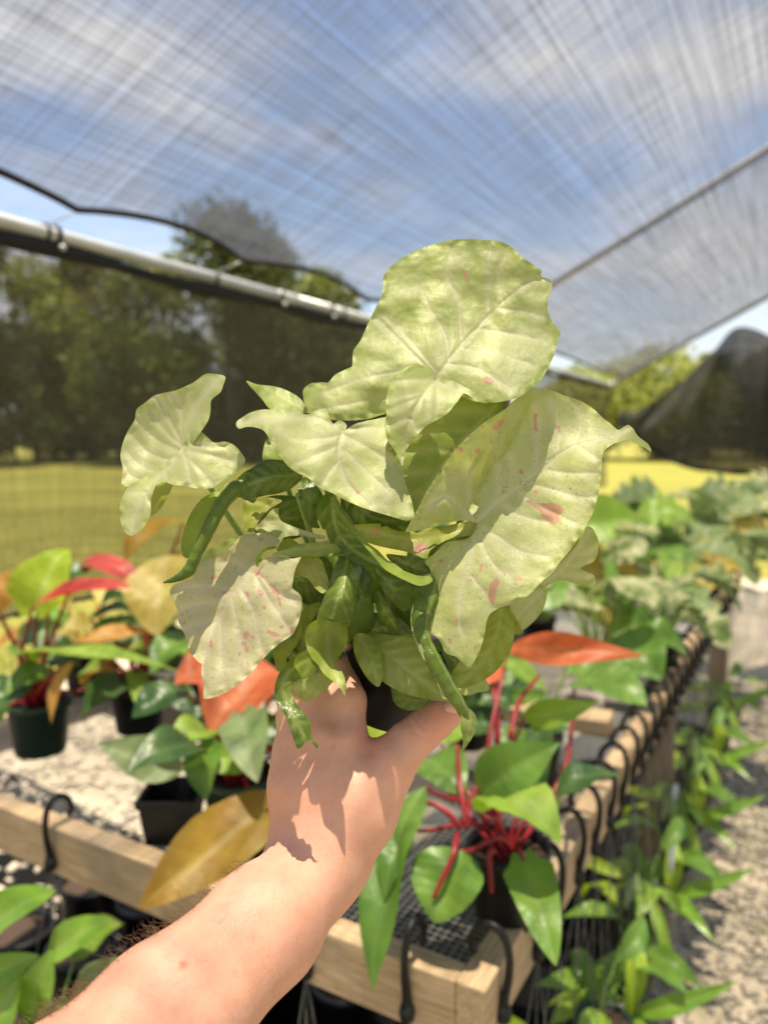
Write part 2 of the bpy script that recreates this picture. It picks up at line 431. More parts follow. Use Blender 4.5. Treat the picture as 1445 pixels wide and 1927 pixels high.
TREES = [  # photo x, distance, height, crown radius, material, label
    (430, 44, 13.7, 6.0, 'fol_b', 'tall dark rounded tree rising above the pipe behind the roof cloth'),
    (-40, 40, 12.4, 3.8, 'fol_b', 'dark tree at the far left edge behind the side cloth'),
    (70, 46, 11.6, 4.4, 'fol_c', 'bright green bushy tree at the left behind the side cloth'),
    (175, 50, 13.0, 3.8, 'fol_d', 'rust tinted tree left of the tall rounded tree'),
    (270, 42, 10.2, 4.0, 'fol_a', 'low mid green tree left of the pale leaf of the held plant'),
    (330, 56, 14.0, 4.6, 'fol_c', 'yellow green tree seen just above the eave pipe'),
    (520, 50, 13.2, 4.0, 'fol_b', 'dark tree to the right of the tall rounded tree'),
    (610, 58, 13.6, 4.4, 'fol_c', 'yellow green tree above the pipe near the tall pale leaf'),
    (490, 60, 15.0, 5.0, 'fol_c', 'yellow green tree filling the gap between the roof hem and the pipe'),
    (640, 46, 9.5, 4.2, 'fol_b', 'dark broad tree behind the side cloth by the tall pale leaf'),
    (760, 52, 9.5, 4.2, 'fol_b', 'dark tree mostly hidden behind the tall pale leaf'),
    (900, 60, 8.5, 4.4, 'fol_c', 'mid green tree behind the right half of the held plant'),
    (1080, 56, 5.8, 3.6, 'fol_sun', 'yellow green tree beside the far corner of the shade house'),
    (1225, 50, 6.4, 5.2, 'fol_sun', 'sunny yellow green tree in the gap above the end curtain'),
    (1330, 58, 7.0, 4.0, 'fol_a', 'mid green tree behind the end curtain'),
    (1460, 52, 7.4, 4.2, 'fol_b', 'dark tree behind the right part of the end curtain'),
]
for i, (px, d, h, r, mt, lb) in enumerate(TREES):
    tree(tpx(px, d), d, h, r, M[mt], lb, seed=i)
UNDER = [(-40, 50, 5.0, 'fol_b'), (85, 56, 5.2, 'fol_b'), (190, 58, 5.2, 'fol_b'), (300, 56, 5.2, 'fol_b'), (405, 58, 5.2, 'fol_b'), (510, 56, 5.4, 'fol_b'), (30, 44, 4.8, 'fol_a'), (140, 52, 4.2, 'fol_b'), (240, 48, 4.6, 'fol_b'), (350, 50, 4.6, 'fol_b'), (455, 46, 4.4, 'fol_b'), (560, 50, 5.0, 'fol_b'), (680, 48, 4.6, 'fol_b'), (820, 52, 4.6, 'fol_b'), (960, 54, 4.2, 'fol_a'), (1100, 56, 3.4, 'fol_b'), (1270, 54, 3.4, 'fol_a'), (1400, 56, 3.4, 'fol_b')]
for i, (px, d, h, mt) in enumerate(UNDER):
    tree(tpx(px, d), d, h, 2.9, M[mt], f'low undergrowth bush, {ORD[i]} from the left at the foot of the tree line', n=2600, base=.02, seed=40 + i, group='bushes at the foot of the tree line', leaf=.24)['category'] = 'bush'

# ------------------------------------------------------------------ shade house
EAVE_Z = 2.15
def eave_pt():
    r = (at(0, 416, 1) - CAM); return CAM + r * ((EAVE_Z - CAM[2]) / r[2])
E0 = eave_pt(); EV = E0.dot(W)                 # sideways distance of the eave from the camera
PIT = math.radians(29)
SL = -W * math.cos(PIT) + Z * math.sin(PIT)    # up the roof
def roof_pt(u, s, off=0.0): return U * u + W * EV + Z * EAVE_Z + SL * s + np.cross(U, SL) * off
def roof_hit(px, py):
    r = at(px, py, 1) - CAM; n = np.cross(U, SL); p0 = W * EV + Z * EAVE_Z
    return CAM + r * ((p0 - CAM).dot(n) / r.dot(n))
U_END = roof_hit(1140, 728).dot(U)
U_BEG = -2.6
RIDGE = 3.9
def cloth_mat(name, open_, streak, col=(.035, .035, .038), glow=3.0):
    m = Mat(name)
    def st(sx_, sy_, sc, det, ro):
        mp1 = m.n('ShaderNodeMapping'); mp1.inputs['Scale'].default_value = (sx_, sy_, 1); m.l(m.uv(), mp1.inputs['Vector'])
        n_ = m.noise(sc, det, ro, mp1.outputs['Vector']); return m.math('SUBTRACT', n_, .5)
    t = m.math('ADD', open_, m.math('MULTIPLY', st(.22, 15, 1.0, 4, .7), streak * .32))
    t = m.math('ADD', t, m.math('MULTIPLY', st(.8, 64, 1.0, 2, .8), streak * 1.15))
    t = m.math('ADD', t, m.math('MULTIPLY', st(60, 1.2, 1.0, 2, .8), streak * .85))
    cl = m.n('ShaderNodeClamp'); m.l(t, cl.inputs['Value']); cl.inputs['Min'].default_value = .04; cl.inputs['Max'].default_value = .92
    d = m.n('ShaderNodeBsdfDiffuse'); d.inputs['Color'].default_value = (*col, 1)
    tl = m.n('ShaderNodeBsdfTranslucent'); tl.inputs['Color'].default_value = (*[min(.9, q * glow) for q in col], 1)
    ad = m.n('ShaderNodeMixShader'); ad.inputs[0].default_value = .5; m.l(d.outputs[0], ad.inputs[1]); m.l(tl.outputs[0], ad.inputs[2])
    tr = m.n('ShaderNodeBsdfTransparent'); mxs = m.n('ShaderNodeMixShader')
    m.l(cl.outputs[0], mxs.inputs[0]); m.l(ad.outputs[0], mxs.inputs[1]); m.l(tr.outputs[0], mxs.inputs[2]); m.l(mxs.outputs[0], m.out.inputs[0])
    return m.m
M['roof_cloth'] = cloth_mat('roof_shade_cloth', .45, 1.0, col=(.050, .053, .070), glow=2.0)
M['roof_dense'] = cloth_mat('roof_shade_cloth_far', .33, 1.0, col=(.055, .055, .064), glow=2.0)
M['side_cloth'] = cloth_mat('side_shade_cloth', .40, .5, col=(.060, .053, .038), glow=2.0)
M['end_cloth'] = cloth_mat('end_shade_cloth', .09, .3, col=(.035, .033, .032), glow=2.0)
SH = thing('shade_house', 'black shade cloth house with pipe frame over the plant bench', 'shade house', uv_pt(0, EV, 0))

def cloth(name, nu, nv, fx, fuv, mat):
    vv, uvs, ff = [], [], []
    for j in range(nv + 1):
        for i in range(nu + 1):
            a, b = i / nu, j / nv; vv.append(fx(a, b)); uvs.append(fuv(a, b))
    for j in range(nv):
        for i in range(nu):
            k = j * (nu + 1) + i; ff.append((k, k + 1, k + nu + 2, k + nu + 1))
    return mesh_obj(name, vv, ff, mat, SH, uv=uvs)
# where the roof edge is tied to the eave pipe
TIES = sorted([roof_hit(150, 392).dot(U), roof_hit(470, 478).dot(U)] + [roof_hit(150, 392).dot(U) - 1.15, roof_hit(150, 392).dot(U) - 2.3, roof_hit(150, 392).dot(U) - 3.5, roof_hit(705, 548).dot(U), roof_hit(900, 620).dot(U), U_END - .9, U_END, U_BEG])
def gap(u):
    for a, b in zip(TIES, TIES[1:]):
        if a <= u <= b:
            t = (u - a) / (b - a); return .112 + .062 * math.sin(math.pi * t) ** .8
    return .112
def end_sag(b): return .16 * math.sin(math.pi * b * 3.0) ** 2
def roof_s(u, b): return RIDGE * b + gap(u) * max(0, 1 - b * 9) ** 1.5 + .15 * min(1, b * 9) * (1 - b)
def rf(a, b):
    u = U_BEG + (U_END - U_BEG) * a; s = roof_s(u, b)
    sag = -.05 * math.sin(math.pi * b) - .02 * math.sin(u * 2.1) * math.sin(math.pi * b)
    return roof_pt(u, s, -abs(sag) * (1 if np.cross(U, SL)[2] > 0 else -1))
RAF_U = roof_hit(1240, 395).dot(U); RA = (RAF_U - U_BEG) / (U_END - U_BEG)
def ruv(a, b): return (U_BEG + (U_END - U_BEG) * a, roof_s(U_BEG + (U_END - U_BEG) * a, b))
cloth('roof_cloth', 110, 60, lambda a, b: rf(a * RA, b), lambda a, b: ruv(a * RA, b), M['roof_cloth'])
cloth('roof_cloth', 60, 60, lambda a, b: rf(RA - .004 + a * (1.004 - RA), b) + Z * .006, lambda a, b: ruv(RA + a * (1 - RA), b), M['roof_dense'])
hem = MB().tube([rf(a, 0) for a in np.linspace(0, 1, 200)], .010, 7).build('hem_rope', M['rope'], SH)
MB().tube([rf(1, b) for b in np.linspace(0, 1, 30)], .010, 7).build('hem_rope', M['rope'], SH)
# far slope of the roof, beyond the ridge
SL2 = -W * math.cos(PIT) - Z * math.sin(PIT); RP = roof_pt(0, RIDGE)
cloth('roof_cloth', 40, 12, lambda a, b: RP + U * (U_BEG + (U_END - U_BEG) * a) + SL2 * (b * 3.4), lambda a, b: (a * 10, b * 3.4), M['roof_cloth'])
MB().tube([RP + U * U_BEG - Z * .03, RP + U * U_END - Z * .03], .021, 12).build('ridge_pipe', M['pipe'], SH)
def eave(u, dz=0, dn=0): return uv_pt(u, EV + dn, EAVE_Z + dz)
segs = [U_BEG, TIES[3] if TIES[3] > U_BEG + .3 else 0, 2.6, 5.3, U_END]
segs = sorted(set(segs))
for a, b in zip(segs, segs[1:]):
    MB().tube([eave(a + .002), eave(b - .002)], .021, 16).build('eave_pipe', M['pipe'], SH)
    MB().tube([eave(b - .06), eave(b + (.06 if b < U_END else 0.02))], .0235, 16).build('pipe_sleeve', M['pipe'], SH)
# side cloth: rolled black top edge under the pipe, then a loose drop to a sagging hem
HEMZ = 1.10
def side_roll(u): return eave(u, -.040 - .006 * math.sin(u * 7), .006)
MB().tube([side_roll(u) for u in np.linspace(U_BEG, U_END, 120)], [.021 + .005 * math.sin(k * .9) for k in range(120)], 8).build('cloth_roll', M['rope'], SH)
def sf(a, b):
    u = U_BEG + (U_END - U_BEG) * a; hz = HEMZ + .05 * math.sin(u * 2.2) + .03 * math.sin(u * 5)
    z = (EAVE_Z - .05) + (hz - EAVE_Z + .05) * b
    return uv_pt(u, EV + .01 + .03 * math.sin(u * 3.1 + 2 * b) * b, z)
cloth('side_cloth', 110, 14, sf, lambda a, b: ((U_END - U_BEG) * a, b * 1.0), M['side_cloth'])
MB().tube([sf(a, 1) for a in np.linspace(0, 1, 110)], .006, 6).build('hem_rope', M['rope'], SH)
for u in TIES[1:-1]:
    p = rf((u - U_BEG) / (U_END - U_BEG), 0)
    MB().tube([p, (p + eave(u - .02, .02)) / 2, eave(u - .03, .02, 0)], .0022, 5).build('tie_cord', M['pipe'], SH)
    MB().tube([eave(u - .03 + .024 * 0, 0) + (V(0, 0, 1) * math.cos(t) + W * math.sin(t)) * .0245 for t in np.linspace(0, 6.28, 14)], .0045, 5).build('cable_tie', M['black_plastic'], SH)
for px, py in ((571, 552), (640, 580), (127, 440)):
    r = at(px, py, 1) - CAM; u = (CAM + r * ((EAVE_Z - CAM[2]) / r[2])).dot(U)
    MB().tube([eave(u, 0) + (Z * math.cos(t) + W * math.sin(t)) * .0255 for t in np.linspace(0, 6.28, 14)], .006, 5).build('cable_tie', M['black_plastic'], SH)
    MB().lathe([(0, -.006), (.008, -.006), (.008, .006), (0, .006)], eave(u, -.034, -.028), U, 10).build('pipe_clip', M['pipe'], SH)
# rafters and the end frame
RAF_U = roof_hit(1240, 395).dot(U)
for u in (RAF_U, ):
    MB().tube([roof_pt(u, 0, 0), roof_pt(u + .1, RIDGE * .5, -.02 if np.cross(U, SL)[2] > 0 else .02), roof_pt(u + .2, RIDGE, 0)], .021, 14).build('rafter_pipe', M['pipe'], SH)
MB().tube([roof_pt(U_END + .03, 0), roof_pt(U_END + .03, RIDGE)], .021, 12).build('rafter_pipe', M['pipe'], SH)
for u in (U_BEG, U_END):
    MB().tube([uv_pt(u + .03 - 3.2 * (u > 0), EV, 0), uv_pt(u + .03 - 3.2 * (u > 0), EV, EAVE_Z)], .021, 12).build('post', M['pipe'], SH)
    MB().tube([RP + U * (u + .03) - Z * RP[2], RP + U * (u + .03) - Z * .03], .021, 12).build('post', M['pipe'], SH)
MB().lathe([(0, -.03), (.03, -.03), (.034, 0), (.03, .03), (0, .03)], eave(U_END + .03), Z, 12).build('corner_fitting', M['pipe'], SH)
# end curtain: tied at a few points of the end rafter, bunched up above the ground
def end_plane(px, py):
    n = U; r = at(px, py, 1) - CAM; return CAM + r * ((n * (U_END + .05) - CAM).dot(n) / r.dot(n))
top = spline([end_plane(*p) for p in ((1156, 774), (1206, 770), (1275, 722), (1335, 665), (1392, 615), (1450, 632), (1510, 640), (1560, 610), (1640, 640))], 60)
bot = spline([end_plane(*p) for p in ((1160, 784), (1190, 816), (1232, 852), (1310, 880), (1400, 890), (1450, 888), (1510, 886), (1570, 890), (1645, 880))], 60)
def ef(a, b):
    i = a * 59; k = min(58, int(i)); f = i - k
    p = (top[k] * (1 - f) + top[k + 1] * f) * (1 - b) + (bot[k] * (1 - f) + bot[k + 1] * f) * b
    return p + U * (.10 * math.sin(a * 24 + b * 3) * math.sin(math.pi * min(1, b * .8 + .1)) + .05 * math.sin(a * 51 + b * 7) + .16 * math.sin(math.pi * b))
cloth('end_curtain', 80, 16, ef, lambda a, b: (a * 3, b * 1.4), M['end_cloth'])
MB().tube([ef(a, 1) for a in np.linspace(0, 1, 60)], [.020 + .012 * math.sin(k * .5) ** 2 for k in range(60)], 8).build('cloth_roll', M['rope'], SH)

# ------------------------------------------------------------------ bench
BZ = .88                                        # top of the rails
CORNER = on_z(912, 1866, BZ)
BAZ = math.radians(29.6)                         # the bench stands a little askew in the house
BU = V(math.sin(BAZ), math.cos(BAZ), 0); BW = V(-math.cos(BAZ), math.sin(BAZ), 0)
BL, BWD = 3.6, 1.45                              # length along U, width along W
def bp(u, w_, z): return CORNER + BU * u + BW * w_ + Z * (z - BZ)  # bench coordinates from the near right corner
BENCH = thing('plant_bench', 'weathered pine bench with wire mesh top holding the potted plants', 'bench', bp(0, 0, 0))
def plank(o, d, L, wd, ht, mat, name='plank', tilt=0.0, parent=None):
    """o: lower corner, d: 'U' or 'W' long axis"""
    parent = parent or BENCH
    bm = bmesh.new(); bmesh.ops.create_cube(bm, size=1)
    for v_ in bm.verts: v_.co = Vector(((v_.co.x + .5) * L, (v_.co.y + .5) * wd, (v_.co.z + .5) * ht))
    bmesh.ops.bevel(bm, geom=bm.edges[:], offset=.003, segments=2, affect='EDGES', profile=.5)
    me = bpy.data.meshes.new(name); bm.to_mesh(me); bm.free(); me.materials.append(mat)
    ob = bpy.data.objects.new(name, me); COL.objects.link(ob); ob.parent = parent
    a = math.atan2(BU[1], BU[0]) if d == 'U' else math.atan2(BW[1], BW[0])
    ob.location = tuple(np.asarray(o) - np.array(parent['_o'])); ob.rotation_euler = (0, tilt, a)
    return ob
RW, RH = .042, .092
# right rail: three boards end to end; front rail: two boards butted
for k in range(3):
    plank(bp(k * 1.2 + (0 if k else .0), 0, BZ - RH + (.002 * k)), 'U', 1.2 - .003, RW, RH, M['wood'])
plank(bp(.042, RW + .001, BZ - RH - .002), 'W', .34, .042, RH, M['wood'])
plank(bp(.043, RW + .344, BZ - RH), 'W', BWD - .344, .042, RH, M['wood'])
plank(bp(0.045, BWD, BZ - RH), 'U', BL - .05, RW, RH, M['wood'])
plank(bp(BL, RW + .001, BZ - RH), 'W', BWD - .045, .042, RH, M['wood'])
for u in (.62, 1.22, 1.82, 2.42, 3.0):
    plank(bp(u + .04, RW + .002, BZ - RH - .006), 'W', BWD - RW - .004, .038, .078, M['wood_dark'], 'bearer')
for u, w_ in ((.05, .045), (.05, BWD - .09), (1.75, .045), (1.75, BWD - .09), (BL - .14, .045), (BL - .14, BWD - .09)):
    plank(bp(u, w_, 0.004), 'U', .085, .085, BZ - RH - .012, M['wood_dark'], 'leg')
# galvanised hardware cloth deck
def mesh_deck():
    b = MB(); z = BZ - .012; r = .0009
    w0, w1, u0, u1 = RW + .002, BWD - .002, .044, 2.9
    for w_ in np.arange(w0 + .006, w1, .0127): b.tube([bp(u0, w_, z), bp(u1, w_, z)], r, 3, False)
    for u in np.arange(u0 + .006, u1, .0127): b.tube([bp(u, w0, z + .001), bp(u, w1, z + .001)], r, 3, False)
    o = b.build('wire_mesh', M['wire'], BENCH); o['kind'] = 'stuff'
mesh_deck()
# sawn blocks lying on the deck towards the back
BK = thing('wood_block', 'sawn pine block standing on the mesh near the right rail', 'wood block', bp(1.75, .10, BZ))
plank(bp(1.75, .08, BZ - .010), 'W', .17, .14, .10, M['wood'], 'board', parent=BK)
BK = thing('wood_board', 'short pale board lying flat on the mesh beside the right rail', 'board', bp(1.05, .10, BZ))
plank(bp(1.05, .08, BZ - .008), 'W', .34, .09, .038, M['wood'], 'board', parent=BK).rotation_euler[2] += .12

# ================================================================== held plant
def crop(ox, oy, s):
    return lambda pts: [(ox + p[0] / s, oy + p[1] / s) + tuple(p[2:]) for p in pts]
C1 = crop(200, 430, 2.676); C2 = crop(560, 430, 2.125); C3 = crop(300, 900, 3.1413); C4 = crop(640, 860, 2.676); C5 = crop(480, 880, 3.44)
C0 = lambda pts: list(pts)

def tps(ctrl):
    c = np.array(ctrl, float); X = c[:, :2] / 100; y = c[:, 2]; n = len(c)
    def k(r2): return np.where(r2 > 1e-12, r2 * np.log(r2 + 1e-12) * .5, 0)
    K = k(((X[:, None] - X[None]) ** 2).sum(-1)) + np.eye(n) * .02
    P = np.column_stack([np.ones(n), X]); A = np.zeros((n + 3, n + 3)); A[:n, :n] = K; A[:n, n:] = P; A[n:, :n] = P.T
    s = np.linalg.solve(A + np.eye(n + 3) * 1e-9, np.concatenate([y, np.zeros(3)]))
    def f(Q):
        Q = np.asarray(Q, float)[:, :2] / 100
        return k(((Q[:, None] - X[None]) ** 2).sum(-1)) @ s[:n] + s[n] + Q @ s[n + 1:]
    return f
def seg_dist(Q, pl):
    """distance to polyline and arclength parameter (0..1)"""
    pl = np.asarray(pl, float)[:, :2]; best = np.full(len(Q), 1e9); par = np.zeros(len(Q)); L = np.linalg.norm(np.diff(pl, axis=0), axis=1); T = L.sum() + 1e-9; acc = 0
    for a, b, l in zip(pl, pl[1:], L):
        d = b - a; t = np.clip(((Q - a) @ d) / (d @ d + 1e-9), 0, 1); q = np.linalg.norm(Q - a - t[:, None] * d, axis=1)
        m_ = q < best; best = np.where(m_, q, best); par = np.where(m_, (acc + t * l) / T, par); acc += l
    return best, par
def inside(Q, poly):
    poly = np.asarray(poly, float); x, y = Q[:, 0], Q[:, 1]; r = np.zeros(len(Q), bool); j = len(poly) - 1
    for i in range(len(poly)):
        xi, yi = poly[i]; xj, yj = poly[j]
        c = ((yi > y) != (yj > y)) & (x < (xj - xi) * (y - yi) / (yj - yi + 1e-12) + xi); r ^= c; j = i
    return r
def dedupe(P, eps=1.2):
    out = [P[0]]
    for p in P[1:]:
        if np.linalg.norm(p - out[-1]) > eps: out.append(p)
    if np.linalg.norm(out[0] - out[-1]) < eps: out.pop()
    return np.array(out)
def smooth_outline(poly, step=4.0, amp=.7, seed=0.):
    P = np.asarray(poly, float)[:, :2]; n = len(P); out = []
    for i in range(n):
        p0, p1, p2, p3 = P[i - 1], P[i], P[(i + 1) % n], P[(i + 2) % n]
        k = max(2, int(np.linalg.norm(p2 - p1) / step))
        for t in np.arange(k) / k:   # centripetal-ish, low tension
            a, b = (p2 - p0) * .42, (p3 - p1) * .42
            lim = np.linalg.norm(p2 - p1)
            a = a * min(1, lim / (np.linalg.norm(a) + 1e-9)); b = b * min(1, lim / (np.linalg.norm(b) + 1e-9))
            h00 = 2 * t ** 3 - 3 * t ** 2 + 1; h10 = t ** 3 - 2 * t ** 2 + t; h01 = -2 * t ** 3 + 3 * t ** 2; h11 = t ** 3 - t ** 2
            out.append(h00 * p1 + h10 * a + h01 * p2 + h11 * b)
    Q = dedupe(np.array(out))
    Q = Q + amp * np.column_stack([noise2(Q / 16, seed), noise2(Q / 16, seed + 9)])
    return Q

def auto_veins(poly, mid, n=6, ang=52, reach=1.0):
    """side veins that leave the midrib and bend towards the tip"""
    M_ = spline(np.asarray(mid, float)[:, :2], 60); out = []
    L = np.linalg.norm(np.diff(M_, axis=0), axis=1).sum()
    for k in range(n):
        t = .06 + .80 * k / n; i = int(t * 59); p = M_[i]; d = unit(M_[min(59, i + 2)] - M_[max(0, i - 2)])
        for sg in (-1, 1):
            a = math.radians(ang + random.uniform(-6, 6)) * sg; q = p.copy(); pl = [q.copy()]; dd = np.array([d[0] * math.cos(a) - d[1] * math.sin(a), d[0] * math.sin(a) + d[1] * math.cos(a)])
            for s in range(26):
                q = q + dd * L * .035; 
                if not inside(q[None], poly)[0]: break
                pl.append(q.copy()); dd = unit(dd + d * .035)
            if len(pl) > 3: out.append(np.array(pl[:max(3, int(len(pl) * reach))]))
    return out

PLANT_O = at(740, 1330, .53)
PLANT = thing('potted_plant', 'hand held pale green arrowhead plant with pink flecks in a small black pot', 'potted plant', PLANT_O)

def patch(poly, ctrl, mid=None, veins=(), nside=6, pink=(), step=4.5, wave=.0016, puff=.0011, groove=.0011, pale=.3, seed=0., mat=None):
    """one sheet of a leaf: outline in photo pixels, depth by control points (metres)"""
    B = smooth_outline(poly, step, seed=seed); zf = tps(ctrl)
    lo, hi = B.min(0), B.max(0); gx = np.arange(lo[0], hi[0], step); gy = np.arange(lo[1], hi[1], step * .87)
    G = np.array([(x + (step / 2 if j % 2 else 0), y) for j, y in enumerate(gy) for x in gx]); G = G[inside(G, B)]
    d, _ = seg_dist(G, np.vstack([B, B[:1]])); G = G[d > step * .55]
    n = len(B); pts = [Vector(p) for p in np.vstack([B, G])]
    r = delaunay_2d_cdt(pts, [(i, (i + 1) % n) for i in range(n)], [], 1, 1e-5)
    Q = np.array([tuple(p) for p in r[0]]); faces = [list(f) for f in r[2]]
    cen = np.array([Q[f].mean(0) for f in faces]); ok = inside(cen, B); faces = [f for f, k in zip(faces, ok) if k]
    D = zf(Q); vein = np.zeros(len(Q)); nearest = np.full(len(Q), 40.0)
    sc = 1.0
    if mid is not None:
        mid = np.asarray(mid, float)
        dm, tm = seg_dist(Q, spline(mid[:, :2], 40)); wd = 2.8 * (1 - .65 * tm)
        vein = np.maximum(vein, np.exp(-(dm / wd) ** 2)); D = D + groove * .65 * np.exp(-(dm / (wd * 1.5)) ** 2); nearest = np.minimum(nearest, dm)
        vl = list(veins) + (auto_veins(B, mid, nside) if nside else [])
    else: vl = list(veins)
    for vv in vl:
        vv = np.asarray(vv, float); dv, tv = seg_dist(Q, spline(vv[:, :2], 24)); wv = 1.25 * (1 - .4 * tv)
        vein = np.maximum(vein, .6 * (1 - .5 * tv) * np.exp(-(dv / wv) ** 2)); D = D + groove * .4 * (1 - .5 * tv) * np.exp(-(dv / 2.1) ** 2); nearest = np.minimum(nearest, dv)
    D = D - puff * (1 - np.exp(-(nearest / 9) ** 2)) * np.clip(.85 + 1.2 * noise2(Q / 42, seed + 2), .2, 1.6)
    D = D + wave * (noise2(Q / 60, seed + 3) * 1.8 + noise2(Q / 26, seed + 5) * .5 + .15 * noise2(Q / 9, seed + 6))
    de, _ = seg_dist(Q, np.vstack([B, B[:1]]))
    D = D + .0022 * np.exp(-(de / 7) ** 2) * noise2(Q / 18, seed + 8) * 1.6      # ruffled margin
    pk = np.zeros(len(Q))
    for p in pink:
        p = np.asarray(p, float)
        if len(p) == 1: dd = np.linalg.norm((Q - p[0, :2]) / 1.0, axis=1); pk = np.maximum(pk, np.clip(1.3 - dd / p[0, 2] * .8, 0, 1))
        else:
            e, _ = seg_dist(Q, np.vstack([p, p[:1]])); i_ = inside(Q, p); pk = np.maximum(pk, np.where(i_, 1.0, np.clip(.6 - e / 5, 0, 1)))
    pa = pale + .5 * np.exp(-(nearest / 9) ** 2) - .22 * np.exp(-(de / 9) ** 2)
    return ats(Q, D), faces, dict(vein=vein, pink=pk, pale=pa, _m=mat)
def leaf(mat, *patches, name='leaf', label=None, parent=None):
    vv, ff, at_, n, mi, mats = [], [], {}, 0, [], [mat]
    for v_, f_, a_ in patches:
        a_ = dict(a_); mk = a_.pop('_m', None) or mat
        if mk not in mats: mats.append(mk)
        mi += [mats.index(mk)] * len(f_)
        vv.append(v_); ff += [[i + n for i in q] for q in f_]; n += len(v_)
        for k, x in a_.items(): at_.setdefault(k, []).append(x)
    o = mesh_obj(name, np.concatenate(vv), ff, M[mat], parent or PLANT, attrs={k: np.concatenate(x) for k, x in at_.items()})
    for mk in mats[1:]: o.data.materials.append(M[mk])
    o.data.polygons.foreach_set('material_index', np.array(mi, np.int32))
    if label: o['label'] = label
    return o

# ---- T: the tall top leaf
tA = C2([(345, 190), (370, 155), (430, 110), (520, 70), (620, 45), (700, 42), (800, 50), (850, 70), (900, 115), (950, 150), (972, 165), (976, 192), (1013, 205), (1015, 240), (1000, 285), (1000, 330), (1012, 365), (1050, 415), (1040, 445), (1030, 490), (1000, 560), (960, 620), (920, 650), (890, 672), (830, 690), (760, 697), (705, 690), (640, 670), (560, 690), (480, 730), (400, 745), (350, 742), (280, 762), (200, 768), (130, 762), (100, 735), (60, 740), (45, 735), (26, 695), (23, 645), (60, 617), (110, 625), (150, 585), (200, 560), (218, 550), (222, 490), (250, 450), (282, 380), (315, 310), (335, 270)])
tAc = C2([(700, 42, .523), (345, 190, .517), (520, 70, .524), (900, 115, .512), (1013, 205, .508), (1050, 415, .490), (960, 620, .473), (830, 690, .467), (560, 600, .481), (750, 400, .503), (900, 250, .509), (440, 400, .506), (250, 450, .503), (222, 540, .499), (110, 640, .492), (35, 680, .497), (120, 755, .484), (280, 755, .486), (400, 740, .489), (560, 690, .488), (300, 620, .487)])
tmid = C2([(558, 590), (650, 470), (730, 385), (820, 295), (940, 205), (1010, 212)])
tv = [C2(q) for q in ([(600, 520), (590, 430), (520, 300), (480, 220)], [(655, 440), (640, 300), (600, 180), (610, 90)], [(765, 320), (762, 200), (770, 90)], [(820, 290), (800, 180), (830, 100)], [(560, 580), (460, 460), (350, 350)], [(550, 590), (430, 470), (330, 370), (310, 360)], [(600, 540), (720, 560), (850, 640)], [(650, 480), (780, 500), (930, 540)], [(720, 400), (850, 420), (980, 450)], [(800, 320), (900, 330), (985, 350)], [(550, 600), (430, 570), (260, 600), (120, 650)], [(545, 600), (420, 650), (260, 690), (110, 720)])]
tB = C2([(560, 598), (530, 565), (480, 542), (430, 556), (385, 592), (362, 640), (352, 700), (355, 745), (347, 790), (362, 850), (400, 905), (418, 950), (425, 925), (432, 888), (460, 850), (505, 798), (545, 772), (600, 738), (640, 690), (663, 660), (690, 672), (712, 690), (760, 697), (700, 650), (620, 610)])
tBc = C2([(560, 600, .4795), (480, 545, .474), (365, 640, .465), (350, 780, .458), (418, 945, .449), (460, 850, .452), (600, 738, .458), (663, 662, .462), (740, 690, .466), (450, 680, .456), (540, 660, .463)])
leaf('pale', patch(tA, tAc, tmid, tv, 0, [C2([(655, 165), (670, 170), (688, 195), (678, 215), (665, 190)]), C2([(735, 600), (760, 592), (790, 612), (770, 622), (745, 618)])], step=3.2, seed=1, puff=.0008, wave=.0028, groove=.0013),
     patch(tB, tBc, C2([(560, 600), (520, 640), (470, 720), (430, 830), (418, 940)]), [C2([(540, 620), (620, 640), (690, 665)]), C2([(500, 670), (420, 700), (360, 730)])], 3, step=3.2, seed=2, puff=.0013), label='largest pale green leaf standing up at the top')
# ---- L1: left cupped leaf
l1A = C1([(600, 748), (570, 735), (500, 732), (440, 775), (350, 815), (250, 838), (200, 875), (155, 910), (145, 960), (110, 1020), (85, 1080), (72, 1150), (85, 1210), (78, 1280), (100, 1300), (170, 1290), (260, 1260), (340, 1200), (420, 1140), (440, 1080), (480, 1020), (515, 965), (526, 920), (530, 865), (575, 825), (590, 790)])
l1Ac = C1([(598, 748, .470), (500, 732, .476), (250, 838, .486), (155, 910, .486), (72, 1150, .476), (95, 1295, .468), (400, 1110, .468), (300, 960, .488), (440, 880, .480), (530, 900, .462), (200, 1120, .484), (260, 1240, .468), (470, 1020, .460)])
l1B = C1([(395, 1088), (402, 1045), (430, 1022), (480, 1025), (510, 1050), (545, 1078), (600, 1073), (650, 1095), (695, 1150), (698, 1180), (650, 1235), (590, 1270), (530, 1308), (460, 1310), (400, 1298), (335, 1290), (300, 1278), (262, 1288), (243, 1312), (226, 1370), (225, 1430), (200, 1490), (165, 1528), (130, 1548), (95, 1530), (75, 1480), (68, 1420), (75, 1370), (100, 1320), (130, 1290), (180, 1260), (240, 1228), (300, 1180), (355, 1135)])
l1Bc = C1([(395, 1090, .467), (480, 1025, .463), (600, 1073, .458), (698, 1165, .455), (530, 1305, .448), (400, 1200, .452), (335, 1290, .449), (243, 1312, .449), (240, 1228, .462), (150, 1400, .448), (225, 1430, .444), (130, 1548, .441), (70, 1420, .452), (300, 1180, .464)])
l1C = C1([(245, 1300), (262, 1286), (300, 1276), (337, 1288), (330, 1312), (300, 1370), (258, 1430), (222, 1442), (215, 1380)])
l1Cc = C1([(245, 1300, .452), (337, 1288, .455), (258, 1430, .470), (300, 1350, .468), (222, 1442, .462)])
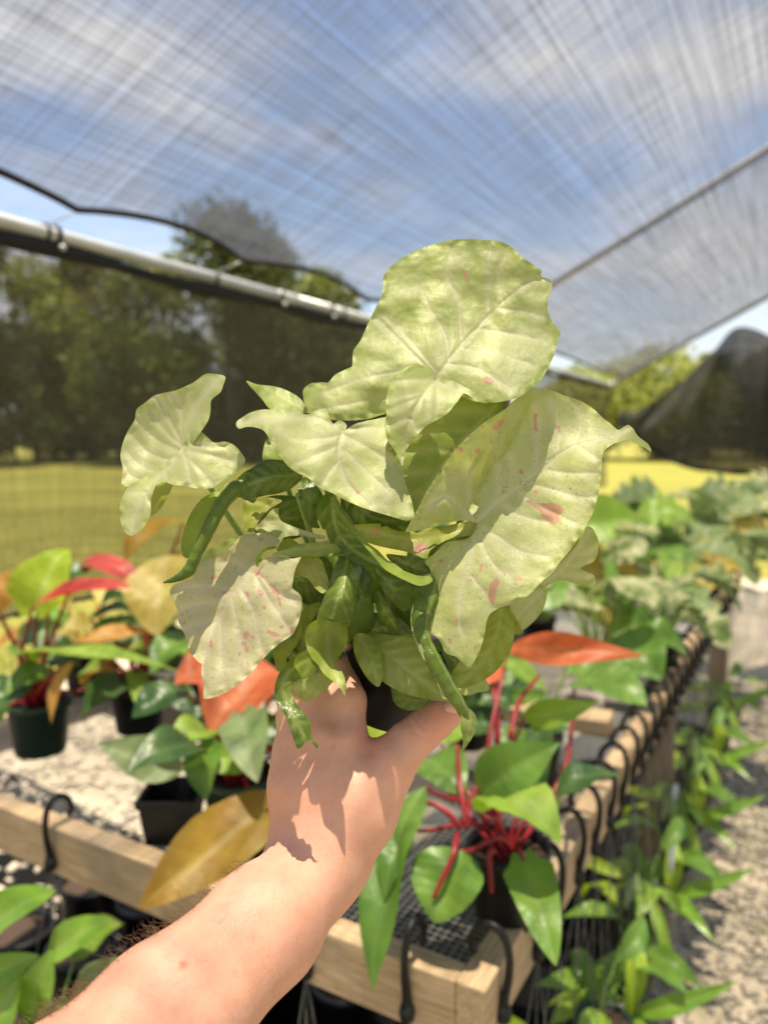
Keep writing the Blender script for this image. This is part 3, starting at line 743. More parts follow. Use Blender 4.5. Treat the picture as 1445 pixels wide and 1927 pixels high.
leaf('pale', patch(l1A, l1Ac, C1([(398, 1110), (340, 1000), (300, 920), (255, 845)]), [C1(q) for q in ([(390, 1100), (300, 1020), (240, 930)], [(370, 1120), (250, 1060), (160, 960)], [(330, 1170), (220, 1130), (140, 1050)], [(260, 1230), (170, 1190), (100, 1120)], [(390, 1060), (420, 960), (480, 850), (560, 750)], [(380, 1040), (380, 920), (330, 830)], [(180, 1270), (110, 1230), (90, 1180)])], 0, step=3.2, seed=11, puff=.0011, groove=.0014, pale=.55),
     patch(l1B, l1Bc, C1([(395, 1090), (330, 1190), (230, 1290), (160, 1400), (130, 1540)]), [C1(q) for q in ([(420, 1120), (520, 1140), (640, 1170)], [(400, 1150), (480, 1220), (540, 1300)], [(430, 1080), (520, 1100), (600, 1090)])], 3, step=3.2, seed=12, puff=.0011, pale=.5),
     patch(l1C, l1Cc, None, (), 0, seed=13, pale=-.2))  # underside flap, its shade put into a darker green
# ---- L2: broad leaf left of centre
l2 = C1([(655, 992), (660, 970), (720, 930), (780, 912), (850, 912), (930, 912), (975, 926), (1012, 936), (1060, 915), (1100, 905), (1116, 930), (1130, 965), (1145, 985), (1170, 965), (1198, 975), (1212, 995), (1206, 1015), (1250, 985), (1330, 965), (1420, 945)]) + C0([(740, 775), (760, 800), (732, 837), (757, 882), (762, 905), (775, 945), (779, 970), (767, 980), (733, 971), (696, 960), (662, 947), (640, 936)]) + C1([(1150, 1337), (1090, 1312), (1050, 1282), (1000, 1246), (960, 1230), (920, 1200), (870, 1142), (832, 1092), (812, 1042), (790, 1016), (750, 1001), (700, 1000), (670, 1009)])
l2c = C1([(655, 992, .449), (780, 912, .467), (975, 926, .474), (1100, 905, .477), (1206, 1012, .470), (1010, 1060, .462), (830, 980, .456), (800, 1020, .450), (960, 1230, .448), (1050, 1150, .455)]) + C0([(740, 780, .488), (760, 800, .486), (700, 860, .466), (735, 840, .468), (760, 900, .462), (778, 970, .447), (700, 958, .446), (700, 900, .459), (640, 935, .447)])
leaf('pale', patch(l2, l2c, C1([(1190, 1020), (1170, 1100), (1180, 1200), (1230, 1300), (1330, 1395)]), [C1(q) for q in ([(1180, 1010), (1080, 960), (960, 950), (800, 950), (670, 985)], [(1180, 1040), (1080, 1060), (960, 1060), (860, 1010)], [(1175, 1090), (1080, 1130), (960, 1180)], [(1180, 1160), (1120, 1230), (1080, 1300)], [(1210, 1010), (1300, 1000), (1440, 1010)], [(1200, 1040), (1310, 1100), (1440, 1180)], [(1190, 1110), (1290, 1200), (1420, 1330)])], 0, [C1([(1405, 1095), (1425, 1098), (1420, 1112), (1405, 1110)]), C1([(1255, 1320), (1275, 1325), (1272, 1342), (1258, 1338)]), C1([(1400, 1380), (1420, 1385), (1412, 1398)])], step=3.2, seed=21, puff=.0008, pale=.5))
# ---- L3: shaded leaf between
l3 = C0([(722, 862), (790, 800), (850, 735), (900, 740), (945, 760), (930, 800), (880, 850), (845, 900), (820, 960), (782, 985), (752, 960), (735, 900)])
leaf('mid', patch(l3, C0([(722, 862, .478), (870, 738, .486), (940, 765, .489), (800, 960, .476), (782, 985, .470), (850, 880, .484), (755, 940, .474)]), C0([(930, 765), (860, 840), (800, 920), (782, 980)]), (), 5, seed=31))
# ---- R1: big speckled leaf on the right
r1L = C2([(935, 648), (870, 682), (832, 720), (740, 780), (650, 862), (600, 932), (565, 990)]) + C4([(500, 72), (430, 182), (385, 272), (342, 350), (328, 378), (375, 372), (430, 362), (520, 338), (600, 320), (645, 322), (688, 332), (668, 300), (650, 268), (682, 190), (722, 108), (792, 8)]) + C2([(832, 880), (882, 790), (922, 718)])
r1Lc = C2([(935, 648, .484), (832, 720, .470), (650, 862, .455), (882, 790, .487), (780, 860, .472)]) + C4([(500, 72, .452), (385, 272, .447), (330, 376, .445), (520, 338, .458), (688, 332, .4765), (650, 268, .477), (722, 108, .484), (560, 220, .458)])
r1A = C2([(920, 700), (935, 650), (970, 641), (1010, 646), (1060, 664), (1130, 690), (1180, 720), (1220, 758), (1250, 780), (1280, 806), (1300, 795), (1320, 785), (1340, 800), (1360, 830), (1400, 862), (1413, 892), (1390, 880), (1350, 858), (1312, 846), (1262, 862), (1222, 892), (1215, 940), (1216, 990)]) + C4([(1312, 100), (1295, 200), (1262, 300), (1200, 402), (1140, 490), (1060, 580), (1000, 642), (940, 700), (880, 711), (850, 745), (800, 760), (755, 790), (736, 832), (725, 900), (700, 980), (655, 1058), (620, 1040), (580, 1005), (530, 985), (505, 932), (480, 902), (440, 880), (428, 832), (445, 780), (480, 720), (490, 680), (470, 620), (450, 562), (426, 526), (470, 490), (530, 432), (600, 420), (650, 406), (678, 372), (690, 335), (668, 300), (650, 268), (682, 190), (722, 108), (792, 8)]) + C2([(832, 880), (882, 790)])
r1Ac = C2([(935, 650, .486), (1010, 646, .497), (1130, 690, .501), (1240, 770, .496), (1312, 800, .487), (1410, 890, .487), (1222, 895, .474), (1100, 860, .487), (1000, 780, .497), (882, 790, .490)]) + C4([(1312, 100, .468), (1262, 300, .461), (1060, 580, .449), (880, 711, .445), (755, 790, .448), (655, 1056, .441), (505, 930, .452), (430, 835, .459), (480, 700, .463), (426, 526, .470), (600, 420, .472), (690, 340, .4775), (680, 190, .487), (792, 8, .492), (900, 150, .484), (1050, 250, .472), (850, 480, .462), (650, 620, .459), (620, 800, .449), (950, 420, .464)])
r1mid = C4([(690, 325), (720, 300), (800, 230), (930, 130), (1090, 0)]) + C2([(1000, 930), (1100, 872), (1190, 848), (1260, 830), (1320, 800)])
r1v = [C4(q) for q in ([(700, 390), (735, 480), (790, 560), (850, 600)], [(690, 350), (660, 500), (620, 650), (600, 780), (620, 900)], [(760, 265), (800, 200), (800, 90), (790, 30)], [(800, 230), (900, 290), (1050, 330)], [(700, 350), (800, 400), (900, 470), (1040, 500)], [(930, 130), (1060, 160), (1200, 200), (1290, 200)], [(850, 190), (870, 90), (850, 0)], [(1010, 60), (1150, 80), (1300, 80)], [(880, 170), (1000, 240), (1180, 330)], [(660, 600), (740, 700), (760, 770)])] + [C2(q) for q in ([(960, 960), (960, 850), (950, 720)], [(1040, 905), (1040, 800), (1010, 690)], [(1110, 868), (1130, 780), (1120, 710)], [(1120, 866), (1170, 900), (1210, 930)])]
pk = [C4([(935, 222), (960, 222), (1000, 240), (1060, 230), (1100, 245), (1130, 265), (1110, 285), (1095, 300), (1102, 322), (1075, 342), (1040, 320), (1015, 300), (1010, 270), (975, 245)]), C4([(790, 605), (802, 625), (780, 690), (775, 738), (755, 735), (745, 690), (755, 640)]), C4([(880, 605), (910, 603), (915, 618), (895, 626), (880, 618)]), C4([(705, 545), (718, 538), (712, 570), (702, 575)]), C4([(652, 612), (663, 615), (660, 632), (652, 630)]), C4([(575, 820), (592, 818), (590, 850), (578, 848)]), C4([(540, 910), (560, 920), (562, 942), (548, 938)]), C4([(900, 60), (920, 70), (920, 90), (905, 82)]), C4([(905, 120), (915, 105), (910, 140), (900, 150)]), C4([(1180, 180), (1195, 178), (1190, 192)]), C4([(970, 170), (1000, 172), (985, 185)]), C4([(820, 588), (832, 585), (828, 602)]), C4([(495, 518), (520, 515), (515, 530), (500, 533)]), C2([(942, 740), (958, 740), (955, 790), (962, 812), (945, 805)]), C2([(1035, 790), (1045, 790), (1050, 815), (1042, 815)])]
pkL = [C2([(780, 795), (800, 770), (826, 765), (815, 785), (790, 808)]), C2([(730, 790), (745, 788), (740, 802)]), C2([(640, 875), (665, 880), (655, 897)]), C2([(708, 885), (730, 880), (728, 900), (712, 898)]), C2([(682, 905), (696, 903), (692, 917)]), C2([(770, 850), (778, 848), (778, 864)]), C2([(780, 905), (790, 908), (785, 920)])]
leaf('speck', patch(r1L, r1Lc, None, [C4([(680, 325), (600, 250), (520, 200), (440, 250)]), C4([(660, 290), (640, 160), (640, 40)])], 0, pkL, step=3.2, seed=41, puff=.0012, pale=.35),
     patch(r1A, r1Ac, r1mid, r1v, 0, pk, step=3.2, seed=42, puff=.0008, groove=.0013, pale=.45), label='largest speckled leaf with pink patches on the right')
# ---- LL: pink flecked leaf lower left
ll = C3([(470, 345), (520, 331), (590, 323), (640, 330), (690, 350), (716, 370), (690, 400), (640, 402), (600, 425), (575, 470), (568, 520), (590, 500), (650, 463), (720, 462), (790, 475), (836, 468), (815, 510), (797, 560), (790, 610), (785, 648), (810, 670), (838, 700), (843, 760), (822, 850), (790, 920), (720, 970), (670, 1010), (620, 1060), (560, 1130), (490, 1200), (420, 1250), (340, 1290), (266, 1302), (262, 1230), (250, 1150), (252, 1100), (235, 1088), (200, 1050), (170, 1000), (150, 920), (115, 850), (105, 770), (65, 690), (65, 660), (100, 622), (200, 592), (195, 560), (215, 510), (280, 485), (370, 450), (430, 400)])
llc = C3([(470, 345, .476), (640, 330, .478), (716, 370, .474), (575, 530, .461), (720, 462, .458), (836, 468, .455), (843, 760, .446), (720, 970, .441), (490, 1200, .434), (266, 1302, .430), (250, 1110, .441), (300, 950, .447), (400, 740, .451), (480, 640, .455), (380, 560, .474), (200, 592, .480), (65, 680, .480), (115, 850, .472), (200, 1040, .456), (280, 780, .468), (640, 720, .449), (500, 950, .442)])
pp = [C3(q) for q in ([(640, 628), (670, 630), (700, 660), (715, 690), (690, 690), (665, 665)], [(580, 660), (600, 655), (615, 675), (600, 700), (588, 695)], [(500, 665), (525, 680), (540, 705), (520, 700)], [(495, 920), (520, 905), (535, 920), (515, 950), (500, 945)], [(485, 970), (510, 965), (525, 1000), (525, 1035), (510, 1020), (505, 995), (490, 990)], [(540, 930), (565, 930), (560, 945), (545, 942)], [(635, 880), (648, 900), (690, 915), (712, 925), (705, 938), (670, 932), (640, 910)], [(775, 880), (800, 880), (795, 910), (778, 915)], [(610, 755), (632, 755), (628, 778), (615, 775)], [(305, 580), (330, 570), (345, 585), (325, 600), (308, 595)], [(370, 670), (400, 665), (430, 658), (400, 685), (375, 685)], [(585, 365), (600, 350), (620, 355), (600, 375)], [(545, 530), (580, 535), (600, 560), (620, 590), (590, 575), (560, 560)], [(700, 700), (715, 720), (722, 770), (705, 740)], [(715, 870), (735, 875), (728, 895), (715, 890)], [(465, 1020), (480, 1030), (478, 1055), (468, 1050)], [(595, 1050), (620, 1035), (612, 1055), (598, 1070)], [(300, 960), (312, 962), (308, 1000), (300, 990)])]
leaf('pinky', patch(ll, llc, C3([(578, 530), (480, 640), (400, 740), (340, 850), (300, 950), (262, 1080), (262, 1250)]), [C3(q) for q in ([(575, 540), (640, 620), (720, 690), (800, 720)], [(560, 560), (640, 700), (740, 850), (770, 910)], [(480, 650), (560, 800), (600, 1000)], [(430, 720), (470, 900), (480, 1150)], [(360, 830), (370, 1000), (380, 1220)], [(450, 680), (330, 650), (120, 650)], [(400, 740), (280, 740), (110, 790)], [(340, 850), (250, 860), (150, 900)], [(540, 560), (430, 500), (300, 500)])], 0, pp, step=3.2, seed=51, puff=.0010, pale=.5), label='pale leaf with many pink flecks at lower left')
# ---- smaller leaves
def small(mat, poly, ctrl, mid=None, n=4, **kw): return leaf(mat, patch(poly, ctrl, mid, kw.pop('veins', ()), n if mid else 0, **kw))
small('pale', C3([(225, 500), (290, 425), (380, 372), (480, 340), (560, 330), (600, 380), (480, 430), (350, 500), (240, 540)]), C3([(225, 500, .495), (480, 340, .492), (600, 380, .490), (240, 540, .495)]), seed=61, pale=.1)
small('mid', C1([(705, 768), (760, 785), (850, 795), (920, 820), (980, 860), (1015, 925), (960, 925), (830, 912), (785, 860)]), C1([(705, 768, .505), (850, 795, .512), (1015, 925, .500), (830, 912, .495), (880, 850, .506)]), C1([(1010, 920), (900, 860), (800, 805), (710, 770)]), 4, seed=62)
small('pale', C1([(995, 830), (1010, 800), (1070, 775), (1130, 780), (1180, 800), (1150, 900), (1110, 910), (1050, 905), (1010, 930), (1000, 880)]), C1([(995, 830, .512), (1130, 780, .515), (1110, 910, .506), (1010, 930, .508)]), seed=63, pale=.4)
small('mid', C1([(800, 1075), (822, 1058), (860, 1105), (905, 1170), (930, 1200), (840, 1190), (788, 1168)]), C1([(810, 1065, .500), (905, 1175, .492), (788, 1168, .495)]), seed=64)
small('olive', C1([(700, 1362), (770, 1350), (885, 1370), (820, 1415), (770, 1470), (745, 1525), (705, 1522), (690, 1450)]), C1([(700, 1362, .490), (885, 1370, .485), (745, 1525, .476), (695, 1480, .484)]), C1([(880, 1370), (790, 1410), (730, 1520)]), 3, seed=65)
small('pale', C5([(0, 395), (60, 330), (120, 262), (155, 265), (150, 310), (180, 352), (260, 385), (360, 420), (460, 445), (420, 465), (300, 440), (190, 450), (170, 480), (100, 470)]), C5([(0, 400, .492), (140, 262, .497), (300, 400, .486), (450, 446, .482), (170, 475, .486)]), C5([(450, 446), (280, 410), (150, 340), (60, 360)]), 3, seed=66, pale=.5)
small('mid', C5([(105, 568), (140, 545), (220, 520), (260, 500), (340, 488), (430, 482), (500, 480), (560, 540), (480, 560), (400, 575), (330, 570), (290, 575), (210, 572)]), C5([(105, 568, .455), (230, 515, .462), (430, 482, .472), (560, 540, .470), (300, 574, .458)]), C5([(540, 510), (400, 520), (250, 535), (110, 568)]), 4, seed=67)
small('olive', C5([(140, 530), (170, 480), (215, 455), (255, 470), (285, 500), (230, 520), (160, 545)]), C5([(140, 530, .466), (215, 455, .476), (285, 500, .474)]), seed=68)
small('mid', C5([(0, 600), (20, 560), (70, 515), (130, 508), (140, 522), (80, 535), (45, 560), (30, 600), (20, 650)]), C5([(0, 600, .455), (80, 515, .462), (140, 515, .465), (20, 650, .458)]), seed=69)
small('olive', C5([(240, 590), (300, 572), (380, 570), (430, 600), (460, 680), (480, 760), (440, 815), (390, 780), (340, 720), (260, 700), (245, 790), (250, 640)]), C5([(240, 600, .461), (380, 570, .468), (480, 760, .458), (440, 815, .454), (340, 720, .458), (245, 790, .461)]), C5([(300, 575), (380, 650), (445, 800)]), 4, seed=70)
small('mid', C5([(120, 1180), (180, 1140), (260, 1090), (300, 950), (330, 900), (420, 870), (400, 940), (330, 1040), (300, 1100), (240, 1190), (205, 1240), (210, 1290), (150, 1320), (125, 1250)]), C5([(120, 1180, .475), (300, 950, .478), (410, 880, .474), (240, 1190, .470), (150, 1320, .470)]), seed=71)
# ---- K2: curled leaf hanging in the middle (glossy tube over an open cup)
def bulge(pts, d, depth): return [(*p, d) for p in pts]
k2a = C5([(545, 580), (600, 575), (660, 600), (690, 660), (668, 760), (650, 860), (630, 960), (610, 1030), (560, 1020), (520, 990), (470, 980), (400, 985), (420, 900), (455, 810), (480, 740), (500, 680)])
k2ac = C5([(545, 580, .475), (690, 640, .478), (400, 985, .455), (500, 850, .444), (560, 850, .441), (620, 860, .447), (655, 860, .460), (425, 880, .458), (500, 990, .444), (610, 1030, .452), (590, 700, .452), (480, 740, .464), (675, 740, .466)])
k2b = C5([(400, 985), (345, 1020), (325, 1090), (335, 1170), (365, 1230), (410, 1280), (440, 1330), (500, 1380), (545, 1420), (582, 1478), (585, 1420), (583, 1370), (560, 1320), (520, 1280), (540, 1230), (575, 1180), (600, 1120), (600, 1050), (590, 1020), (520, 1000), (460, 985)])
k2bc = C5([(400, 985, .452), (325, 1090, .450), (365, 1230, .444), (440, 1330, .441), (582, 1478, .436), (583, 1370, .442), (530, 1280, .452), (600, 1080, .456), (590, 1020, .460), (470, 1080, .470), (470, 1180, .468), (420, 1150, .462)])
leaf('rolled', patch(k2a, k2ac, C5([(600, 590), (560, 750), (500, 970)]), (), 5, wave=.0009, puff=.0004, groove=.0005, seed=72, pale=-.1), patch(k2b, k2bc, C5([(470, 1000), (470, 1180), (520, 1350), (580, 1470)]), (), 2, wave=.0009, puff=.0004, groove=.0005, seed=73, pale=.35, mat='mid'), label='glossy curled leaf hanging open like a cup')
# ---- K3: dark twisted leaf dangling over the fingers
k3 = C5([(420, 1200), (330, 1190), (240, 1230), (190, 1290), (150, 1340), (128, 1420), (135, 1490), (170, 1560), (210, 1640), (240, 1730), (275, 1820), (310, 1800), (345, 1765), (400, 1818), (408, 1800), (365, 1740), (362, 1660), (325, 1600), (270, 1530), (230, 1440), (228, 1400), (300, 1370), (380, 1340), (420, 1290)])
k3c = C5([(420, 1200, .468), (240, 1230, .458), (128, 1420, .446), (190, 1400, .441), (170, 1560, .440), (300, 1700, .433), (275, 1820, .432), (405, 1812, .434), (360, 1660, .439), (325, 1600, .438), (228, 1420, .447), (380, 1340, .462)])
k3b = C5([(220, 1385), (260, 1370), (340, 1365), (420, 1320), (500, 1300), (540, 1350), (470, 1420), (400, 1480), (325, 1515), (275, 1480), (235, 1430)])
leaf('rolled', patch(k3, k3c, C5([(400, 1220), (260, 1290), (180, 1400), (230, 1560), (300, 1700), (330, 1780)]), (), 6, wave=.0009, puff=.0004, groove=.0005, seed=74, pale=.0), patch(k3b, C5([(220, 1385, .449), (420, 1320, .464), (540, 1350, .466), (325, 1515, .456), (400, 1440, .452)]), C5([(520, 1330), (400, 1390), (330, 1510)]), (), 3, wave=.0009, puff=.0004, groove=.0005, seed=75, pale=.5, mat='mid'), label='dark twisted leaf dangling over the fingers')
# ---- K5: curled leaf with a pale rolled margin in the centre
k5 = C5([(400, 320), (400, 260), (430, 190), (480, 160), (515, 175), (560, 250), (620, 330), (660, 420), (720, 500), (800, 570), (850, 640), (800, 650), (720, 640), (620, 600), (560, 560), (510, 520), (470, 450), (455, 400), (440, 400)])
k5m = C5([(512, 178), (528, 185), (535, 250), (575, 310), (640, 385), (690, 440), (740, 495), (800, 540), (850, 595), (900, 620), (970, 670), (1060, 700), (1130, 700), (1150, 730), (1120, 755), (1060, 765), (980, 735), (890, 690), (830, 650), (790, 600), (720, 520), (640, 430), (570, 345), (525, 270)])
leaf('mid', patch(k5, C5([(400, 320, .462), (480, 160, .470), (620, 330, .466), (850, 640, .455), (620, 600, .470), (470, 450, .474), (600, 480, .474)]), C5([(500, 200), (520, 380), (620, 520), (820, 640)]), (), 4, seed=76, pale=-.1, mat='rolled'), patch(k5m, C5([(515, 180, .464), (600, 330, .456), (740, 500, .449), (900, 650, .443), (1060, 740, .443), (1140, 720, .449), (850, 595, .452), (640, 385, .460)]), None, (), 0, seed=77, pale=.3, wave=.0008), label='curled leaf with a pale rolled edge in the centre')
# ---- K6: olive leaf under the right lobe
k6 = C5([(625, 375), (700, 365), (770, 362), (810, 362), (815, 385), (850, 378), (890, 400), (950, 412), (1040, 410), (1160, 395), (1270, 370), (1400, 345), (1430, 380), (1380, 440), (1290, 450), (1200, 490), (1130, 540), (1112, 590), (1060, 575), (980, 545), (880, 525), (790, 505), (720, 480), (660, 425)])
leaf('olive', patch(k6, C5([(625, 375, .468), (810, 370, .463), (1040, 410, .460), (1400, 350, .477), (1112, 590, .447), (880, 520, .455), (1200, 480, .462), (720, 480, .465)]), C5([(1390, 370), (1200, 440), (950, 460), (640, 390)]), (), 6, [C5([(1020, 530), (1035, 495), (1075, 488), (1115, 510), (1118, 535), (1080, 550), (1040, 550)]), C5([(750, 400), (810, 405), (820, 425), (780, 430)])], seed=78))
# ---- lower leaves over the pot
b1 = C5([(690, 1160), (705, 1100), (740, 1065), (850, 1080), (940, 1090), (1020, 1080), (1070, 1180), (1130, 1310), (1190, 1430), (1240, 1500), (1290, 1520), (1200, 1512), (1100, 1495), (980, 1470), (880, 1420), (810, 1370), (760, 1290), (735, 1210)])
leaf('mid', patch(b1, C5([(690, 1160, .492), (740, 1065, .498), (1020, 1080, .490), (1240, 1500, .474), (980, 1470, .470), (810, 1370, .474), (735, 1210, .484), (950, 1250, .478)]), C5([(720, 1110), (850, 1200), (1000, 1330), (1230, 1505)]), (), 5, seed=79, pale=.25))
b2 = C4([(720, 860), (760, 790), (822, 752), (862, 800), (877, 880), (860, 970), (802, 1060), (730, 1120), (640, 1162), (590, 1160), (560, 1100), (600, 1030), (650, 1000), (690, 960)])
leaf('mid', patch(b2, C4([(822, 752, .476), (877, 880, .470), (730, 1120, .474), (590, 1160, .482), (600, 1030, .486), (720, 880, .482)]), C4([(810, 770), (790, 900), (700, 1060), (600, 1150)]), (), 5, seed=80, pale=.2))
small('pale', C4([(990, 650), (1060, 590), (1130, 510), (1200, 430), (1240, 350), (1272, 362), (1300, 432), (1282, 520), (1210, 560), (1280, 600), (1278, 645), (1215, 645), (1100, 620), (1020, 660)]), C4([(990, 650, .515), (1240, 350, .508), (1300, 432, .512), (1278, 645, .520), (1130, 520, .510)]), C4([(1000, 648), (1130, 560), (1250, 370)]), 5, seed=81, pale=.3)
small('pale', C4([(850, 725), (900, 700), (1000, 640), (1042, 682), (1022, 762), (972, 832), (902, 876), (870, 800)]), C4([(850, 725, .508), (1042, 682, .520), (902, 876, .510)]), C4([(1020, 680), (940, 760), (880, 830)]), 4, seed=82, pale=.1)
small('pale', C4([(560, 1170), (640, 1150), (720, 1110), (750, 1170), (700, 1185), (620, 1200)]), C4([(560, 1170, .498), (720, 1110, .502), (750, 1175, .500), (620, 1200, .496)]), seed=83, pale=.3)
small('olive', C4([(815, 760), (850, 760), (905, 850), (912, 880), (880, 895), (865, 830)]), C4([(815, 760, .498), (905, 850, .500), (880, 895, .500)]), seed=84)
small('mid', C5([(640, 1090), (700, 1070), (780, 1120), (820, 1230), (830, 1340), (800, 1420), (740, 1380), (680, 1290), (640, 1190)]), C5([(640, 1090, .490), (780, 1120, .486), (800, 1420, .470), (640, 1190, .484), (740, 1250, .472)]), C5([(680, 1090), (750, 1230), (800, 1410)]), 4, seed=85, pale=.1)
small('rolled', C5([(880, 1400), (960, 1440), (1060, 1470), (1130, 1500), (1080, 1560), (980, 1570), (900, 1520)]), C5([(880, 1400, .482), (1130, 1500, .480), (1080, 1560, .470), (900, 1520, .474)]), C5([(1120, 1505), (1000, 1500), (890, 1430)]), 4, seed=86, pale=.1)
# ---- interior leaves, dark greens painted in for the shade between outer leaves
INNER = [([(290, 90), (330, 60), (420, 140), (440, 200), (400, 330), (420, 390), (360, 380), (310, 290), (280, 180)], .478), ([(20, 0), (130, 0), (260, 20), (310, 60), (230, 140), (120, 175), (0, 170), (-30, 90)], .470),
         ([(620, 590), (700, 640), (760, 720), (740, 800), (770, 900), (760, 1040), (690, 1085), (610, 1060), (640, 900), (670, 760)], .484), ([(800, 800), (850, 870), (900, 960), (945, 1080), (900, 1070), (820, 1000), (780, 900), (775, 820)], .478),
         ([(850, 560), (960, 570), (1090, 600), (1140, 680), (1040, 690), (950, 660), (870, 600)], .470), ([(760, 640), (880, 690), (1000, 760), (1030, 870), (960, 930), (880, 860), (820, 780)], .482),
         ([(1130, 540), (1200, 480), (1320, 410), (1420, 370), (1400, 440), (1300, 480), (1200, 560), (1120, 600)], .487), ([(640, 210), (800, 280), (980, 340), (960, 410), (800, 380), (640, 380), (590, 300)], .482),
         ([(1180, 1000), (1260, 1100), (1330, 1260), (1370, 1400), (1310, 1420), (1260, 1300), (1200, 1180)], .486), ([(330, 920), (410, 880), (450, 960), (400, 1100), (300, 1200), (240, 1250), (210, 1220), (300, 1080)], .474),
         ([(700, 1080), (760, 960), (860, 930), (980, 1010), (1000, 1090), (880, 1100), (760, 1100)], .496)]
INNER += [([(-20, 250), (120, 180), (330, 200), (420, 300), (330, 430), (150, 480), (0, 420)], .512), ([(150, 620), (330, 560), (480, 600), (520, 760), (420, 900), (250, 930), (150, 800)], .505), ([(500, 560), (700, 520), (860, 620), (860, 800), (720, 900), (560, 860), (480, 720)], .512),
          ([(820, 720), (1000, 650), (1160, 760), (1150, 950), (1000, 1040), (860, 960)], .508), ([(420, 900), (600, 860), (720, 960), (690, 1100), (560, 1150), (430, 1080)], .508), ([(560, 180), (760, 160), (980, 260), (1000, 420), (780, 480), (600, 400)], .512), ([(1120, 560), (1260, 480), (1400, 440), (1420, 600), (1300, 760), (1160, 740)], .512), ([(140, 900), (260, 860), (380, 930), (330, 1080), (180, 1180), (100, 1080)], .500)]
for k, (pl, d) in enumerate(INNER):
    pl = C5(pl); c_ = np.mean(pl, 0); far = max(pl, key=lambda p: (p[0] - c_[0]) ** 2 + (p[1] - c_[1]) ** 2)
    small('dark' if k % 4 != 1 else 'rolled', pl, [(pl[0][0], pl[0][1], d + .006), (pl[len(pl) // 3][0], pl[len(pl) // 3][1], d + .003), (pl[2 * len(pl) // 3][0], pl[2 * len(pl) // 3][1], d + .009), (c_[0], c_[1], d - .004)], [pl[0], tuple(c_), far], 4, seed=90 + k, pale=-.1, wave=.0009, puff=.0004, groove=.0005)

# ---- rolled leaves: a bumpy tube plus its pale wing
def roll(pts, rad, name, mat='dark', seed=0, turns=1):
    """pts: (x, y, depth) photo pixels; rad in metres"""
    P = spline([at(*p) for p in pts], 60); R = np.interp(np.linspace(0, 1, 60), np.linspace(0, 1, len(rad)), rad)
    T = np.gradient(P, axis=0); T /= np.linalg.norm(T, axis=1)[:, None]; vv, ff, ve = [], [], []; n = 20
    a = unit(np.cross(T[0], FWD)); s = 0
    for i in range(60):
        a = unit(a - T[i] * a.dot(T[i])); b = np.cross(T[i], a)
        for k in range(n):
            th = 2 * math.pi * k / n; rr = R[i] * (1 + .07 * math.sin(i * 1.25 + seed + .8 * math.sin(i * .31)) * math.cos(th - 2.2) - .10 * (k == 3))
            vv.append(P[i] + rr * (a * math.cos(th) + b * math.sin(th))); ve.append(.8 if k == 3 else .0)
    vv = np.array(vv); vv = vv + .0007 * np.column_stack([noise3(vv * 230), noise3(vv * 230 + 7), noise3(vv * 230 + 13)])
    ff = [(i * n + k, i * n + (k + 1) % n, (i + 1) * n + (k + 1) % n, (i + 1) * n + k) for i in range(59) for k in range(n)]
    return vv, ff, dict(vein=np.array(ve), pink=np.zeros(len(vv)), pale=np.full(len(vv), .08), _m='rolled')
# K1: left rolled leaf
k1w = C3([(420, 20), (330, 75), (240, 130), (180, 220), (145, 310), (128, 390), (140, 460), (180, 470), (230, 380), (280, 260), (350, 150), (430, 70)])
leaf('dark', roll(C3([(560, 70, .470), (480, 55, .464), (420, 90, .460), (365, 160, .457), (310, 265, .454), (260, 370, .452), (215, 460, .450), (175, 545, .449), (110, 590, .449), (25, 617, .450)]), [.0080, .0058, .0046, .0043, .0041, .0037, .0033, .0036, .0022, .0005], 'k1'),
     patch(k1w, C3([(420, 20, .468), (240, 130, .464), (128, 390, .460), (180, 470, .455), (280, 260, .456)]), None, (), 0, seed=120, pale=.15, mat='mid'), label='tightly rolled dark leaf on the left')
k1b = C1([(735, 1205), (800, 1165), (905, 1172), (988, 1245), (930, 1305), (850, 1335), (720, 1358), (655, 1345), (640, 1290), (690, 1230)])
leaf('dark', patch(k1b, C1([(735, 1205, .463), (905, 1172, .474), (988, 1245, .472), (850, 1335, .468), (655, 1345, .462), (800, 1260, .455)]), C1([(980, 1240), (840, 1250), (660, 1310)]), (), 5, wave=.0008, puff=.0004, groove=.0005, seed=121, pale=-.05))  # dark green, with the shade of the turned-away leaf base painted in
# K4: right rolled leaf dangling past the thumb
leaf('dark', roll(C5([(1110, 760, .470), (1095, 860, .462), (1075, 960, .456), (1075, 1060, .451), (1110, 1160, .447), (1165, 1270, .443), (1225, 1380, .440), (1285, 1470, .438), (1330, 1550, .436), (1370, 1640, .436)]), [.0090, .0080, .0062, .0046, .0045, .0047, .0045, .0039, .0036, .0020], 'k4', seed=2),
     patch(C5([(1335, 1560), (1375, 1552), (1415, 1585), (1440, 1640), (1425, 1710), (1385, 1780), (1338, 1838), (1345, 1760), (1330, 1680)]), C5([(1335, 1560, .435), (1440, 1640, .438), (1338, 1838, .433), (1385, 1680, .432)]), C5([(1370, 1570), (1385, 1680), (1340, 1835)]), (), 4, seed=122, pale=.3, mat='rolled'),
     patch(C5([(1020, 890), (1035, 890), (1030, 970), (1050, 1080), (1100, 1200), (1150, 1300), (1200, 1400), (1255, 1490), (1250, 1500), (1215, 1490), (1180, 1400), (1120, 1290), (1060, 1180), (1020, 1070), (1005, 960)]), C5([(1020, 890, .456), (1040, 1080, .449), (1150, 1320, .441), (1255, 1495, .437), (1005, 960, .454)]), None, (), 0, seed=123, pale=.9, mat='pale'), label='long rolled green leaf dangling past the thumb')
